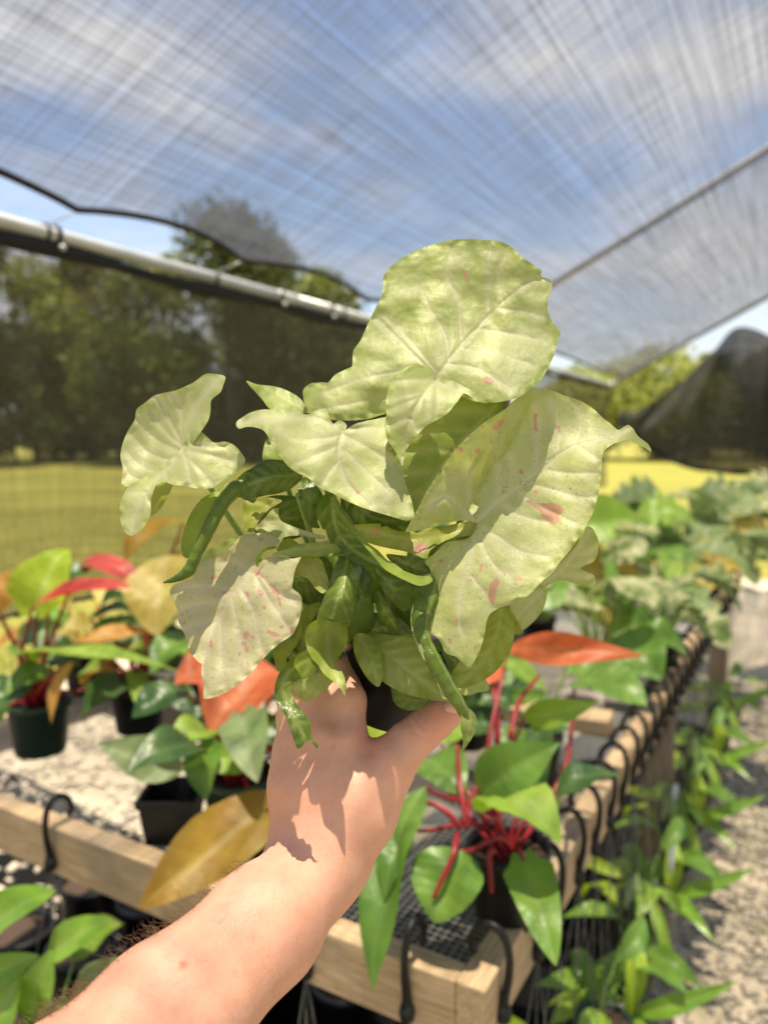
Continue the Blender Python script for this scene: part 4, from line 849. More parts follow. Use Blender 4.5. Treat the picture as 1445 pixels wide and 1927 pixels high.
# ---- petioles from the soil to the leaf bases
SOILC = at(712, 1245, .535)
def petiole(x, y, d, bx=0, bow=.02, r=.0021):
    e = at(x, y, d); s = SOILC + RGT * (bx / 1450 * .53) + Z * -.01; mdl = (s + e) / 2 + Z * bow * .5 + RGT * (x - 722) / 1450 * .06 + FWD * .008
    MB().tube(spline([s, mdl, e], 18), np.linspace(r * 1.35, r * .8, 18), 8).build('petiole', M['petiole'], PLANT)
for a in ((825, 712, .488, 15), (348, 842, .474, -40), (646, 812, .482, -10), (905, 965, .484, 30), (485, 1068, .468, -35), (640, 1010, .478, -5), (612, 905, .482, -12), (560, 930, .478, -22), (800, 1130, .478, 25), (940, 1150, .488, 40), (940, 775, .495, 22), (1010, 1095, .515, 45), (500, 780, .508, -25), (690, 1190, .498, 5), (545, 1230, .472, -30)):
    petiole(*a)
# ---- the pot, tilted in the hand
AX = unit(UPV * .90 + RGT * .34 - FWD * .12)
PB = at(706, 1338, .545)
pr = MB().lathe([(0, 0), (.030, 0), (.031, .002), (.037, .046), (.0415, .0465), (.0425, .048), (.0425, .0575), (.0405, .0585), (.0385, .0575), (.036, .046), (.030, .004), (0, .004)], PB, AX, 40).build('pot', M['black_plastic'], PLANT)
sb = MB(); k = 30
rr_ = np.linspace(0, .0365, 9); vv, ff = [], []
a_ = unit(np.cross(AX, V(0, 1, 0))); b_ = np.cross(AX, a_)
for r_ in rr_:
    for q in range(k):
        t = 6.28318 * q / k; vv.append(PB + AX * .051 + r_ * (a_ * math.cos(t) + b_ * math.sin(t)))
vv = np.array(vv); vv = vv + AX * (.0035 * noise3(vv * 220) + .003 * noise3(vv * 520))[:, None]
ff = [(i * k + q, i * k + (q + 1) % k, (i + 1) * k + (q + 1) % k, (i + 1) * k + q) for i in range(8) for q in range(k)]
mesh_obj('soil', vv, ff, M['soil'], PLANT, smooth=False)

# ================================================================== the arm and hand
def surface_nets(f, lo, hi, h):
    lo, hi = np.asarray(lo), np.asarray(hi); n = np.ceil((hi - lo) / h).astype(int) + 1
    xs = [lo[i] + h * np.arange(n[i]) for i in range(3)]
    X = np.stack(np.meshgrid(*xs, indexing='ij'), -1).reshape(-1, 3)
    S = np.concatenate([f(c) for c in np.array_split(X, max(1, len(X) // 400000))]).reshape(n)
    ins = S < 0
    cs = [ins[i:n[0] - 1 + i, j:n[1] - 1 + j, k:n[2] - 1 + k] for i in (0, 1) for j in (0, 1) for k in (0, 1)]
    cnt = sum(c.astype(int) for c in cs); act = (cnt > 0) & (cnt < 8); ids = -np.ones(act.shape, int); A = np.argwhere(act); ids[act] = np.arange(len(A))
    acc = np.zeros((len(A), 3)); num = np.zeros(len(A)); off = [(i, j, k) for i in (0, 1) for j in (0, 1) for k in (0, 1)]
    for a in range(8):
        for b in range(a + 1, 8):
            oa, ob = np.array(off[a]), np.array(off[b])
            if abs(oa - ob).sum() != 1: continue
            sa = S[tuple((A + oa).T)]; sb_ = S[tuple((A + ob).T)]; m_ = (sa < 0) != (sb_ < 0); t = sa / (sa - sb_ + 1e-15)
            acc[m_] += (oa + (ob - oa) * t[:, None])[m_]; num[m_] += 1
    P = lo + h * (A + acc / num[:, None]); faces = []
    for ax in range(3):
        o1, o2 = [(1, 2), (2, 0), (0, 1)][ax]; sl = [slice(None)] * 3; sl2 = [slice(None)] * 3; sl[ax] = slice(0, -1); sl2[ax] = slice(1, None)
        cr_ = ins[tuple(sl)] != ins[tuple(sl2)]
        g = np.argwhere(cr_); g = g[(g[:, o1] > 0) & (g[:, o2] > 0) & (g[:, o1] < n[o1] - 1) & (g[:, o2] < n[o2] - 1)]; q = []
        for d1, d2 in ((0, 0), (1, 0), (1, 1), (0, 1)):
            c_ = g.copy(); c_[:, o1] -= d1; c_[:, o2] -= d2; q.append(ids[tuple(c_.T)])
        q = np.stack(q, 1); fl = ins[tuple(g.T)]; q[fl] = q[fl][:, ::-1]; faces.append(q[q.min(1) >= 0])
    faces = np.concatenate(faces)
    return P, np.ascontiguousarray(faces[:, ::-1])
def cone(a, b, ra, rb, sq=1.0):
    """rounded cone; sq < 1 flattens along the view axis"""
    a, b = np.asarray(a), np.asarray(b); d = b - a; L = d @ d
    def f(X):
        t = np.clip(((X - a) @ d) / L, 0, 1); q = X - a - t[:, None] * d
        if sq != 1.0:
            c = q @ FWD; q = q + np.outer(c * (1 / sq - 1), FWD)
        return np.linalg.norm(q, axis=1) - (ra + (rb - ra) * t)
    return f
def union(parts, k):
    def f(X):
        r = parts[0](X)
        for p in parts[1:]:
            s = p(X); h = np.clip(.5 + .5 * (s - r) / k, 0, 1); r = s * (1 - h) + r * h - k * h * (1 - h)
        return r
    return f
def back(p):
    k = np.clip((p[2] - .38) / .08, 0, 1) * .017
    return (p[0], p[1], p[2] + k)
def chain(pts, rad, sq=1.0):
    rad = [r * back(p)[2] / p[2] for p, r in zip(pts, rad)]; pts = [back(p) for p in pts]
    return [cone(at(*p), at(*q), a, b, sq) for p, q, a, b in zip(pts, pts[1:], rad, rad[1:])]
arm = chain([(-90, 2330, .335), (90, 2130, .355), (310, 1925, .385), (495, 1745, .425), (590, 1640, .452)], [.041, .0405, .0362, .0308, .0258], .88)
palm = union(arm + chain([(590, 1640, .452), (597, 1600, .457), (600, 1520, .464)], [.0262, .0255, .026], .8)
             + chain([(612, 1610, .458), (640, 1490, .466), (652, 1390, .477)], [.019, .0165, .0128]) + chain([(600, 1600, .458), (608, 1480, .466), (606, 1385, .476)], [.018, .0165, .0135])
             + chain([(590, 1600, .460), (574, 1480, .469), (571, 1395, .480)], [.018, .0158, .0125]) + chain([(582, 1590, .463), (556, 1480, .473), (549, 1410, .485)], [.016, .0128, .0108])
             + chain([(640, 1600, .459), (680, 1530, .463), (712, 1465, .467)], [.019, .0195, .0168]), .012)
fing = [chain([(652, 1390, .477), (655, 1318, .487), (642, 1262, .512), (690, 1215, .545), (740, 1200, .562)], [.0126, .0112, .0100, .0092, .0078]),
        chain([(606, 1385, .476), (597, 1312, .492), (588, 1262, .520), (640, 1225, .560), (700, 1215, .588)], [.0130, .0112, .0100, .0090, .0078]),
        chain([(571, 1395, .480), (560, 1325, .497), (560, 1285, .530), (610, 1255, .570), (670, 1250, .597)], [.0120, .0104, .0094, .0086, .0074]),
        chain([(549, 1410, .485), (547, 1352, .503), (556, 1330, .535), (600, 1310, .570), (650, 1305, .590)], [.0104, .0090, .0082, .0075, .0065])]
thumb = chain([(712, 1465, .467), (738, 1432, .470), (768, 1398, .474), (797, 1373, .478), (822, 1354, .481), (848, 1341, .484)], [.0165, .0150, .0128, .0118, .0112, .0088])
BASE = union([palm, union(thumb, .004)], .009)
parts_ = BASE
for c_ in fing: parts_ = union([parts_, union(c_, .004)], .005)
TENDON = [(at(x0, y0, d0), at(x1, y1, d1)) for x0, y0, d0, x1, y1, d1 in ((612, 1590, .452, 652, 1395, .478), (602, 1590, .450, 608, 1390, .476), (590, 1590, .452, 572, 1398, .481), (650, 1560, .456, 735, 1430, .470))]
KNUCK = [at(652, 1388, .480), at(607, 1380, .478), at(572, 1392, .484), at(738, 1425, .472), at(797, 1370, .482)]
DIMPLE = [at(630, 1372, .483), at(589, 1378, .484), at(628, 1350, .486), at(700, 1420, .478)]
def hand_sdf(X):
    r = parts_(X); k = np.abs(r) < .008; Y = X[k]; e = np.zeros(len(Y))
    for a_, b_ in TENDON:
        d = b_ - a_; t = np.clip(((Y - a_) @ d) / (d @ d), 0, 1); q = np.linalg.norm(Y - a_ - t[:, None] * d, axis=1); e -= .0011 * np.exp(-(q / .0042) ** 2) * np.sin(np.pi * np.clip(t, .05, .95)) ** .5
    for p_ in KNUCK: e -= .0022 * np.exp(-(np.linalg.norm(Y - p_, axis=1) / .0085) ** 2)
    for p_ in DIMPLE: e += .0020 * np.exp(-(np.linalg.norm(Y - p_, axis=1) / .007) ** 2)
    r[k] += e; r[k] += .0006 * noise3(X[k] * 60) + .00022 * noise3(X[k] * 210); return r
allp = np.array([at(*p) for p in [(-60, 2300, .33), (310, 1925, .385), (590, 1640, .452), (548, 1380, .485), (850, 1340, .484), (740, 1200, .562), (670, 1250, .60)]])
Pm, Fm = surface_nets(hand_sdf, allp.min(0) - .05, allp.max(0) + .045, .0030)
m = Mat('skin')
c = m.mix(m.ramp(m.noise(30, 4, .6), .3, .7), (.70, .355, .245), (.75, .41, .29))
c = m.mix(m.ramp(m.noise(150, 3, .6), .45, .9), c, (.69, .31, .21))
c = m.mix(m.math('MULTIPLY', m.attr('blush'), .5), c, (.70, .22, .13))
c = m.mix(m.attr('mole'), c, (.45, .10, .05))
vo = m.n('ShaderNodeTexVoronoi', feature='DISTANCE_TO_EDGE'); vo.inputs['Scale'].default_value = 700; m.l(m.obj(), vo.inputs['Vector'])
h = m.math('ADD', m.math('MULTIPLY', m.ramp(vo.outputs['Distance'], 0, .2), .5), m.noise(400, 4))
h = m.math('SUBTRACT', h, m.math('MULTIPLY', m.attr('crease'), 3.0))
M['skin'] = m.finish(c, .46, .38, m.bump(h, .28, .0006), Subsurface_Weight=.12, Subsurface_Scale=.006, Subsurface_Radius=(1.0, .35, .2))
def proj(P):
    q = P - CAM; d = q @ FWD; return np.column_stack([CXP + F * (q @ RGT) / d, CYP - F * (q @ UPV) / d]), d
px_, dd_ = proj(Pm)
blush = np.clip(np.exp(-(np.linalg.norm(px_ - (690, 1400), axis=1) / 30) ** 2) + .9 * np.exp(-(np.linalg.norm(px_ - (835, 1340), axis=1) / 40) ** 2) + .5 * np.exp(-(np.linalg.norm(px_ - (790, 1375), axis=1) / 35) ** 2) + .4 * np.clip(noise2(px_ / 90, 4) + .2, 0, 1), 0, 1)
mole = np.zeros(len(Pm))
for x, y, r, a in ((345, 1813, 7, .95), (628, 1405, 4, .45), (581, 1502, 4, .4), (545, 1600, 4, .45), (760, 1705, 3, .3)):
    mole = np.maximum(mole, a * np.exp(-(np.linalg.norm(px_ - (x, y), axis=1) / r) ** 2))
crease = np.zeros(len(Pm))
for pl in ([(778, 1345), (790, 1362), (806, 1376), (815, 1392)], [(790, 1340), (800, 1355), (818, 1370)], [(768, 1356), (778, 1372), (795, 1388)]):
    crease = np.maximum(crease, np.exp(-(seg_dist(px_, spline(pl, 12))[0] / 3.0) ** 2))
PERSON = mesh_obj('person', Pm, Fm, M['skin'], None, attrs=dict(blush=blush, mole=mole, crease=crease))
tag(PERSON, "bare left forearm and hand reaching in to hold up the potted plant", 'person')
PERSON['_o'] = (0, 0, 0)
# thumb nail
m = Mat('nail'); M['nail'] = m.finish(m.mix(m.noise(120, 3), (.72, .34, .25), (.78, .42, .32)), .22, .5)
na, nb_ = at(836, 1333, .4905), at(858, 1325, .4935); nd = unit(nb_ - na); nn = unit(-FWD * .85 + UPV * .55); ns = unit(np.cross(nd, nn)); nn = np.cross(ns, nd); vv, ff = [], []
for i in range(9):
    for j in range(9):
        a, b = i / 8, j / 8 * 2 - 1; wdt = .0048 * (1 - .55 * max(0, a - .72) ** 2 / .078) * (.82 + .18 * min(1, a * 5))
        vv.append(na + nd * (a * .0125) + ns * (b * wdt) - nn * (.0026 * b * b) + nn * (.0004 - .0012 * (a - .4) ** 2))
ff = [(i * 9 + j, i * 9 + j + 1, (i + 1) * 9 + j + 1, (i + 1) * 9 + j) for i in range(8) for j in range(8)]
mesh_obj('thumbnail', vv, ff, M['nail'], PERSON)
# arm hair
m = Mat('arm_hair'); M['hair'] = m.finish((.22, .13, .07), .5, .3)
me_ = PERSON.data; nrm = np.zeros(len(Pm) * 3); me_.vertices.foreach_get('normal', nrm); nrm = nrm.reshape(-1, 3)
armdir = unit(at(310, 1925, .385) - at(590, 1640, .452)); hb = MB()
vd = unit(np.zeros(3)) * 0; vw = CAM - Pm; vw /= np.linalg.norm(vw, axis=1)[:, None]; fac_ = (nrm * vw).sum(1)
mid_ = seg_dist(px_, [(-90, 2330), (310, 1925), (495, 1745), (590, 1640)])[0]; left_ = (nrm @ unit(-RGT * .66 + UPV * .75)) > .5
cand = np.where((px_[:, 1] > 1625) & (px_[:, 1] < 2000) & (px_[:, 0] > 40) & (px_[:, 0] < 500) & (fac_ > -.25) & (fac_ < .3) & left_)[0]
cand2 = np.where((px_[:, 1] > 1700) & (px_[:, 0] > 40) & (fac_ > .5))[0]
wgt = np.clip((500 - px_[cand, 0]) / 150, .12, 1) * np.clip(.6 + 2 * noise2(px_[cand] / 40, 3), .1, 2); wgt /= wgt.sum()
for q, i in enumerate(list(RNG.choice(cand, 340, p=wgt)) + list(RNG.choice(cand2, 120))):
    thin = .45 if q >= 340 else 1.0
    p = Pm[i] + RNG.normal(size=3) * .0014; L = RNG.uniform(.004, .013); c3 = RNG.normal(size=3) * .6
    d0 = unit(nrm[i] * .8 * thin + armdir * RNG.uniform(.1, .7) + RNG.normal(size=3) * .3); d1 = unit(d0 + c3 + armdir * .4); d2 = unit(d1 + c3)
    pts_ = [p - nrm[i] * .0005, p + d0 * L * .33]; pts_.append(pts_[-1] + d1 * L * .33); pts_.append(pts_[-1] + d2 * L * .33)
    hb.tube(pts_, np.array([.00012, .00010, .00008, .00003]) * thin, 3, False)
hr = hb.build('arm_hair', M['hair'], PERSON); hr['kind'] = 'stuff'

# ================================================================== plants on the bench
def leaf3d(base, tip, width, roll=0., mat=None, shape='oval', arch=.12, fold=.12, parent=None, wav=.10, nt_=26, ns_=10, seed=0, face=None, name='leaf', local=False):
    base, tip = np.asarray(base, float), np.asarray(tip, float); d = tip - base; L = np.linalg.norm(d); d /= L
    f = face if face is not None else -FWD * .55 + Z * .85
    n = unit(f - d * f.dot(d)); s = np.cross(d, n); r = math.radians(roll); n, s = n * math.cos(r) + s * math.sin(r), s * math.cos(r) - n * math.sin(r)
    T = np.linspace(0, 1, nt_); vv, ve = [], []
    for t in T:
        if shape == 'oval': wd = math.sin(math.pi * t ** .85) ** .75
        elif shape == 'lance': wd = math.sin(math.pi * t ** .7) ** 1.0
        elif shape == 'heart': wd = (1 - t ** 2.2) ** .8 * min(1, .62 + 3.2 * t) if t < 1 else 0
        else: wd = math.sin(math.pi * t ** .8) ** .6 * (1 - .42 * (math.sin(t * 26) > .2) * (t > .15))
        wd = max(wd, .012) * width * .5
        for j in range(ns_ + 1):
            b = j / ns_ * 2 - 1
            back = -.16 * L * (1 - abs(abs(b) - .5) * 2) * (t < .02) if shape == 'heart' else 0
            h = arch * L * (4 * t * (1 - t)) + fold * abs(b) * wd * 2 + wav * wd * math.sin(9 * t + seed + b * 2) - arch * .6 * L * t * t + .05 * wd * abs(math.sin((t * 8 - abs(b) * .9) * math.pi)) * min(1, abs(b) * 4)
            vv.append(base + d * (L * t + back) + s * b * wd + n * h); ve.append(min(1, math.exp(-(b * 6) ** 2) + .3 * (abs(math.sin((t * 8 - abs(b) * .9) * math.pi)) < .3)))
    ff = [(i * (ns_ + 1) + j, i * (ns_ + 1) + j + 1, (i + 1) * (ns_ + 1) + j + 1, (i + 1) * (ns_ + 1) + j) for i in range(nt_ - 1) for j in range(ns_)]
    return mesh_obj(name, vv, ff, mat, parent, attrs=dict(vein=np.array(ve)))
M['red'] = leaf_mat('leaf_red', (.50, .045, .04), (.60, .09, .07), .3, vein=(.7, .2, .15))
M['orange_red'] = leaf_mat('leaf_orange_red', (.62, .13, .05), (.70, .20, .08), .35, vein=(.8, .4, .2))
M['orange'] = leaf_mat('leaf_orange', (.55, .25, .05), (.62, .33, .08), .35, vein=(.7, .5, .2))
M['yellow'] = leaf_mat('leaf_yellow', (.50, .40, .09), (.60, .48, .14), .4, vein=(.7, .6, .3))
M['bronze'] = leaf_mat('leaf_bronze', (.30, .16, .015), (.42, .27, .035), .4, vein=(.55, .42, .1))
M['lime'] = leaf_mat('leaf_lime', (.38, .55, .03), (.48, .60, .06), .45, vein=(.6, .7, .2))
M['green'] = leaf_mat('leaf_green', (.10, .22, .03), (.17, .30, .045), .3, .30, vein=(.3, .42, .12))
M['bright'] = leaf_mat('leaf_bright_green', (.22, .38, .04), (.32, .46, .07), .35, .30, vein=(.45, .55, .18))
M['deep'] = leaf_mat('leaf_deep_green', (.03, .085, .02), (.07, .14, .035), .2, .25, vein=(.15, .25, .08))
M['sage'] = leaf_mat('leaf_sage', (.17, .25, .08), (.28, .35, .16), .3, .4, vein=(.35, .4, .22))
M['varieg'] = leaf_mat('leaf_variegated', (.13, .21, .05), (.22, .30, .10), .35, .35, vein=(.45, .5, .22), scale=16, patch=(.62, .60, .34), pthr=(.44, .56))
M['glossy'] = leaf_mat('leaf_glossy', (.16, .32, .03), (.24, .40, .05), .25, .16, vein=(.4, .5, .15))
M['stem_red'] = plain('stem_red', (.20, .008, .015), (.32, .02, .025), .35, 40, .1)
M['stem_green'] = plain('stem_green', (.15, .25, .05), (.22, .32, .08), .45, 40, .1)
def deck_d(y): return (CAM[2] - BZ) / ((y - HORIZON) / F)

def pot_parts(T, c, r, h, mat, soil=True):
    MB().lathe([(0, 0), (r * .76, 0), (r * .78, .003), (r * .95, h * .86), (r * 1.02, h * .87), (r * 1.02, h), (r * .96, h), (r * .90, h * .9), (r * .74, .006), (0, .006)], c, Z, 30).build('pot', mat, T)
    if soil:
        vv = [c + Z * h * .86] + [c + Z * (h * .86 + random.uniform(-.003, .003)) + r * .9 * V(math.cos(a), math.sin(a), 0) for a in np.linspace(0, 6.28, 24, endpoint=False)]
        mesh_obj('soil', vv, [(0, i, i % 24 + 1) for i in range(1, 25)], M['soil'], T)
def stem(T, a, b, r=.004, bow=.03, mat='stem_red', name='petiole'):
    a, b = np.asarray(a), np.asarray(b); sw = V(random.uniform(-1, 1), random.uniform(-1, 1), 0) * np.linalg.norm(b - a) * .10; m_ = a * .6 + b * .4 + Z * bow + sw
    MB().tube(spline([a, m_, a * .15 + b * .85 + sw * .3, b], 14), np.linspace(r * 1.35, r * .6, 14), 8).build(name, M[mat], T)
def bench_plant(px, py, r, h, potmat, label, leaves, stems='stem_red', sr=.0045, name='potted_plant', group=None, z=BZ - .010, fill=0, fmats=('green', 'bright', 'deep')):
    """px, py: where the pot's base stands in the photo (on the deck)"""
    c = on_z(px, py, z); T = thing(name, label, 'potted plant', c, group); pot_parts(T, c, r, h, M[potmat])
    top = c + Z * h * .85
    for k, lf in enumerate(leaves):
        (bx, by, bd, tx, ty, td, wd, roll, mt), kw = lf[:9], (lf[9] if len(lf) > 9 else {})
        b, t = at(bx, by, bd), at(tx, ty, td)
        leaf3d(b, t, wd, roll, M[mt], parent=T, seed=k, **kw)
        stem(T, top + V(random.uniform(-1, 1), random.uniform(-1, 1), 0) * r * .35, b, sr, .02, stems)
    rr = random.Random(px)
    for k in range(fill):
        a = k * 2.4 + rr.uniform(-.5, .5); e = rr.uniform(.02, .16); b = top + V(math.cos(a), math.sin(a), 0) * r * rr.uniform(.6, 1.6) + Z * e; L = rr.uniform(.10, .17)
        leaf3d(b, b + unit(V(math.cos(a), math.sin(a), rr.uniform(-.6, .5))) * L, L * rr.uniform(.35, .6), rr.uniform(-30, 30), M[rr.choice(fmats)], rr.choice(['oval', 'lance', 'heart']), rr.uniform(.05, .2), .12, T, seed=k)
        stem(T, top, b, sr * .8, .01, stems)
    return T
H = dict(shape='heart')
# far left: red and lime philodendron in a dark green pot
bench_plant(78, 1412, .072, .125, 'green_pot', 'philodendron with red, lime and orange leaves in dark green pot at the left', [
    (70, 1150, 1.72, 125, 1028, 1.80, .135, 10, 'lime', dict(shape='heart', fold=.25)), (62, 1142, 1.66, 245, 1098, 1.60, .085, -18, 'red', dict(arch=.06)),
    (148, 1062, 1.85, 268, 1092, 1.80, .075, -10, 'red', dict(arch=.1)), (95, 1120, 1.78, 182, 1058, 1.84, .06, 0, 'deep'), (0, 1150, 1.75, 12, 1075, 1.76, .09, 0, 'orange'),
    (48, 1226, 1.62, 335, 1256, 1.50, .062, -25, 'bright', dict(arch=.03, shape='lance')), (138, 1245, 1.60, 92, 1362, 1.56, .042, 20, 'orange', dict(arch=.1, shape='lance')),
    (60, 1290, 1.66, -30, 1330, 1.6, .09, 0, 'deep'), (40, 1270, 1.70, 90, 1225, 1.78, .05, 0, 'red'), (100, 1260, 1.68, 10, 1300, 1.6, .07, 0, 'green')], fill=9, fmats=('green', 'deep', 'orange', 'yellow', 'bright'))
bench_plant(262, 1372, .068, .115, 'black_plastic', 'philodendron with yellow and bronze leaves behind the pink flecked leaf', [
    (345, 985, 2.05, 232, 1050, 1.95, .17, 25, 'bronze', dict(fold=.15)), (318, 1045, 1.85, 295, 1195, 1.72, .165, 8, 'yellow', dict(arch=.06)), (295, 1192, 1.78, 108, 1226, 1.66, .062, 12, 'orange', dict(arch=.08)),
    (355, 1195, 1.78, 285, 1262, 1.66, .08, 0, 'green'), (170, 1165, 1.82, 300, 1140, 1.9, .05, -12, 'deep'), (180, 1200, 1.9, 250, 1165, 1.95, .06, 0, 'sage'), (380, 1080, 1.95, 300, 1060, 2.0, .1, 0, 'bronze'),
    (240, 1290, 1.75, 170, 1330, 1.66, .06, 0, 'deep'), (300, 1290, 1.75, 370, 1340, 1.66, .07, 0, 'deep')], fill=12, fmats=('green', 'deep', 'yellow', 'bright', 'orange'))
# behind the hand: orange-red leaf, long bronze leaf
bench_plant(452, 1572, .066, .12, 'green_pot', 'philodendron with a large orange red leaf left of the hand', [
    (525, 1262, 1.50, 395, 1372, 1.36, .185, 8, 'orange_red', dict(fold=.22, arch=.12)), (420, 1262, 1.52, 330, 1282, 1.45, .09, 0, 'orange_red'), (400, 1375, 1.40, 325, 1400, 1.30, .075, 0, 'bright'), (395, 1390, 1.36, 385, 1500, 1.28, .07, 20, 'green'),
    (520, 1395, 1.38, 440, 1372, 1.30, .10, 0, 'sage', dict(arch=.05)), (470, 1430, 1.36, 350, 1440, 1.30, .06, -20, 'bright', dict(shape='lance')), (350, 1300, 1.5, 250, 1345, 1.42, .08, 0, 'deep'), (440, 1330, 1.5, 350, 1360, 1.42, .07, 0, 'deep')], fill=12, fmats=('green', 'deep', 'sage', 'deep'))
bench_plant(520, 1600, .06, .10, 'black_plastic', 'plant with a long drooping bronze leaf behind the wrist', [
    (540, 1500, 1.22, 262, 1706, 1.06, .105, -8, 'bronze', dict(arch=.05, fold=.10)), (548, 1500, 1.25, 470, 1545, 1.18, .07, 40, 'bronze'), (690, 1440, 1.25, 745, 1345, 1.3, .10, 0, 'lime')])
# right of the hand: red stemmed philodendron
bench_plant(955, 1722, .062, .115, 'black_plastic', 'red stemmed philodendron in black pot to the right of the hand', [
    (955, 1222, 1.34, 1212, 1232, 1.26, .055, 35, 'orange_red', dict(arch=.10, shape='lance', wav=.25)), (1080, 1285, 1.42, 1215, 1318, 1.30, .11, -5, 'green', dict(arch=.12)), (985, 1350, 1.34, 1125, 1322, 1.28, .05, 50, 'bright', dict(shape='lance')),
    (900, 1488, 1.16, 1050, 1398, 1.12, .085, 30, 'green', dict(arch=.12, shape='lance')), (905, 1530, 1.12, 1052, 1565, 1.02, .12, -30, 'bright', dict(arch=.20)), (868, 1600, 1.10, 815, 1735, 1.04, .105, 10, 'green', dict(arch=.10)),
    (800, 1480, 1.16, 690, 1860, 1.0, .075, 35, 'green', dict(arch=.08, shape='oval', wav=.22)), (800, 1430, 1.3, 870, 1490, 1.2, .09, 0, 'green'), (770, 1560, 1.12, 720, 1690, 1.05, .05, 20, 'green', dict(shape='lance')),
    (935, 1255, 1.38, 880, 1300, 1.30, .06, 0, 'orange_red'), (830, 1400, 1.3, 860, 1350, 1.36, .08, 0, 'bright')], sr=.0036, fill=4)
T_ = [o for o in COL.objects if o.get('label', '').startswith('red stemmed')][0]
for a, b in (((935, 1400, 1.25), (920, 1255, 1.36)), ((960, 1390, 1.25), (1015, 1270, 1.38)), ((880, 1560, 1.14), (860, 1400, 1.26)), ((870, 1560, 1.12), (770, 1500, 1.16)), ((860, 1570, 1.10), (815, 1690, 1.05)), ((930, 1600, 1.10), (925, 1680, 1.06)), ((960, 1420, 1.22), (870, 1550, 1.14))):
    pa, pb = at(*a), at(*b); sw = V(random.uniform(-.012, .012), random.uniform(-.012, .012), .012)
    MB().tube(spline([pa, pa * .6 + pb * .4 + sw, pa * .2 + pb * .8 + sw * .4, pb], 14), np.linspace(.0050, .0026, 14), 9).build('petiole', M['stem_red'], T_)
bench_plant(168, 1300, .07, .12, 'black_plastic', 'leafy green and yellow plant between the two philodendrons at the left', [
    (200, 1190, 2.1, 120, 1180, 2.0, .10, 0, 'yellow'), (190, 1230, 2.0, 260, 1200, 1.95, .08, 0, 'sage'), (150, 1240, 2.0, 60, 1215, 1.95, .08, 0, 'deep')], fill=14, fmats=('green', 'deep', 'yellow', 'sage'))
bench_plant(395, 1330, .068, .12, 'black_plastic', 'dark green leafy plant behind the orange red leaf', [
    (400, 1200, 1.9, 480, 1160, 1.85, .10, 0, 'green'), (420, 1240, 1.8, 500, 1220, 1.75, .09, 0, 'deep')], fill=14, fmats=('green', 'deep', 'sage', 'bright'))
bench_plant(560, 1330, .068, .12, 'black_plastic', 'dark leafy plant behind the index finger', [(560, 1200, 1.9, 520, 1140, 1.85, .10, 0, 'deep')], fill=14, fmats=('green', 'deep', 'red', 'bright'))
bench_plant(1005, 1462, .058, .10, 'black_plastic', 'low dark leafed plant in black pot beside the right rail', [
    (1010, 1380, 1.62, 1075, 1365, 1.58, .06, 0, 'deep'), (1000, 1385, 1.6, 940, 1420, 1.52, .07, 0, 'green')], 'stem_green', .003, fill=5, fmats=('deep', 'green', 'deep', 'sage'))
bench_plant(880, 1400, .06, .11, 'black_plastic', 'dark green plant between the hand and the red stems', [(880, 1310, 1.75, 830, 1250, 1.7, .09, 0, 'green'), (890, 1320, 1.75, 960, 1330, 1.68, .08, 0, 'deep')], 'stem_green', .003, fill=12, fmats=('deep', 'green', 'bright'))
# square black pot on the mesh
c = on_z(328, 1570, BZ - .010); T = thing('nursery_pot', 'empty square black nursery pot on the wire mesh left of the hand', 'pot', c)
b = MB(); s0, s1, hh = .040, .050, .085
vv = [c + V(x * s, y * s, z) for s, z in ((s0, 0), (s1, hh), (s1 * .94, hh), (s0 * .9, .004)) for x, y in ((-1, -1), (1, -1), (1, 1), (-1, 1))]
b.add(vv, [(0, 1, 2, 3)] + [(i * 4 + k, i * 4 + (k + 1) % 4, i * 4 + 4 + (k + 1) % 4, i * 4 + 4 + k) for i in range(3) for k in range(4)] + [(12, 13, 14, 15)]).build('pot', M['black_plastic'], T, False)
MB().add([c + V(x * s, y * s, z) for s, z in ((s1 * 1.06, hh - .012), (s1 * 1.08, hh + .002), (s1 * 1.0, hh + .002)) for x, y in ((-1, -1), (1, -1), (1, 1), (-1, 1))], [(i * 4 + k, i * 4 + (k + 1) % 4, i * 4 + 4 + (k + 1) % 4, i * 4 + 4 + k) for i in range(2) for k in range(4)]).build('rim', M['black_plastic'], T, False)

# bushy variegated plants towards the back right
def bushy(px, py, r, h, potmat, label, n, spread, hgt, lw, ll, mats, shape, seed, group='variegated plants at the back of the bench', potz=BZ - .010):
    rr = random.Random(seed); c = on_z(px, py, potz); T = thing('potted_plant', label, 'potted plant', c, group); pot_parts(T, c, r, h, M[potmat]); top = c + Z * h * .85
    for k in range(n):
        a = k * 2.4 + rr.uniform(-.4, .4); e = rr.uniform(.15, 1.0); b = top + V(math.cos(a) * spread * (1.05 - .6 * e), math.sin(a) * spread * (1.05 - .6 * e), hgt * e)
        out = V(math.cos(a), math.sin(a), rr.uniform(-.7, .35)); L = ll * rr.uniform(.7, 1.2)
        leaf3d(b, b + unit(out) * L, lw * rr.uniform(.75, 1.15), rr.uniform(-25, 25), M[rr.choice(mats)], shape, arch=rr.uniform(.06, .2), fold=rr.uniform(.05, .2), parent=T, seed=k)
        stem(T, top + V(math.cos(a), math.sin(a), 0) * r * .3, b, .0035, .015, 'stem_green')
    return T
bushy(1245, 1256, .060, .11, 'green_pot', 'variegated split leaf plant in dark green pot nearest the right rail', 14, .11, .32, .14, .19, ['varieg', 'green', 'sage', 'bright'], 'split', 3)
bushy(1120, 1290, .062, .11, 'green_pot', 'pale variegated plant behind the red stemmed philodendron', 12, .12, .26, .15, .19, ['varieg', 'green', 'varieg'], 'oval', 4)
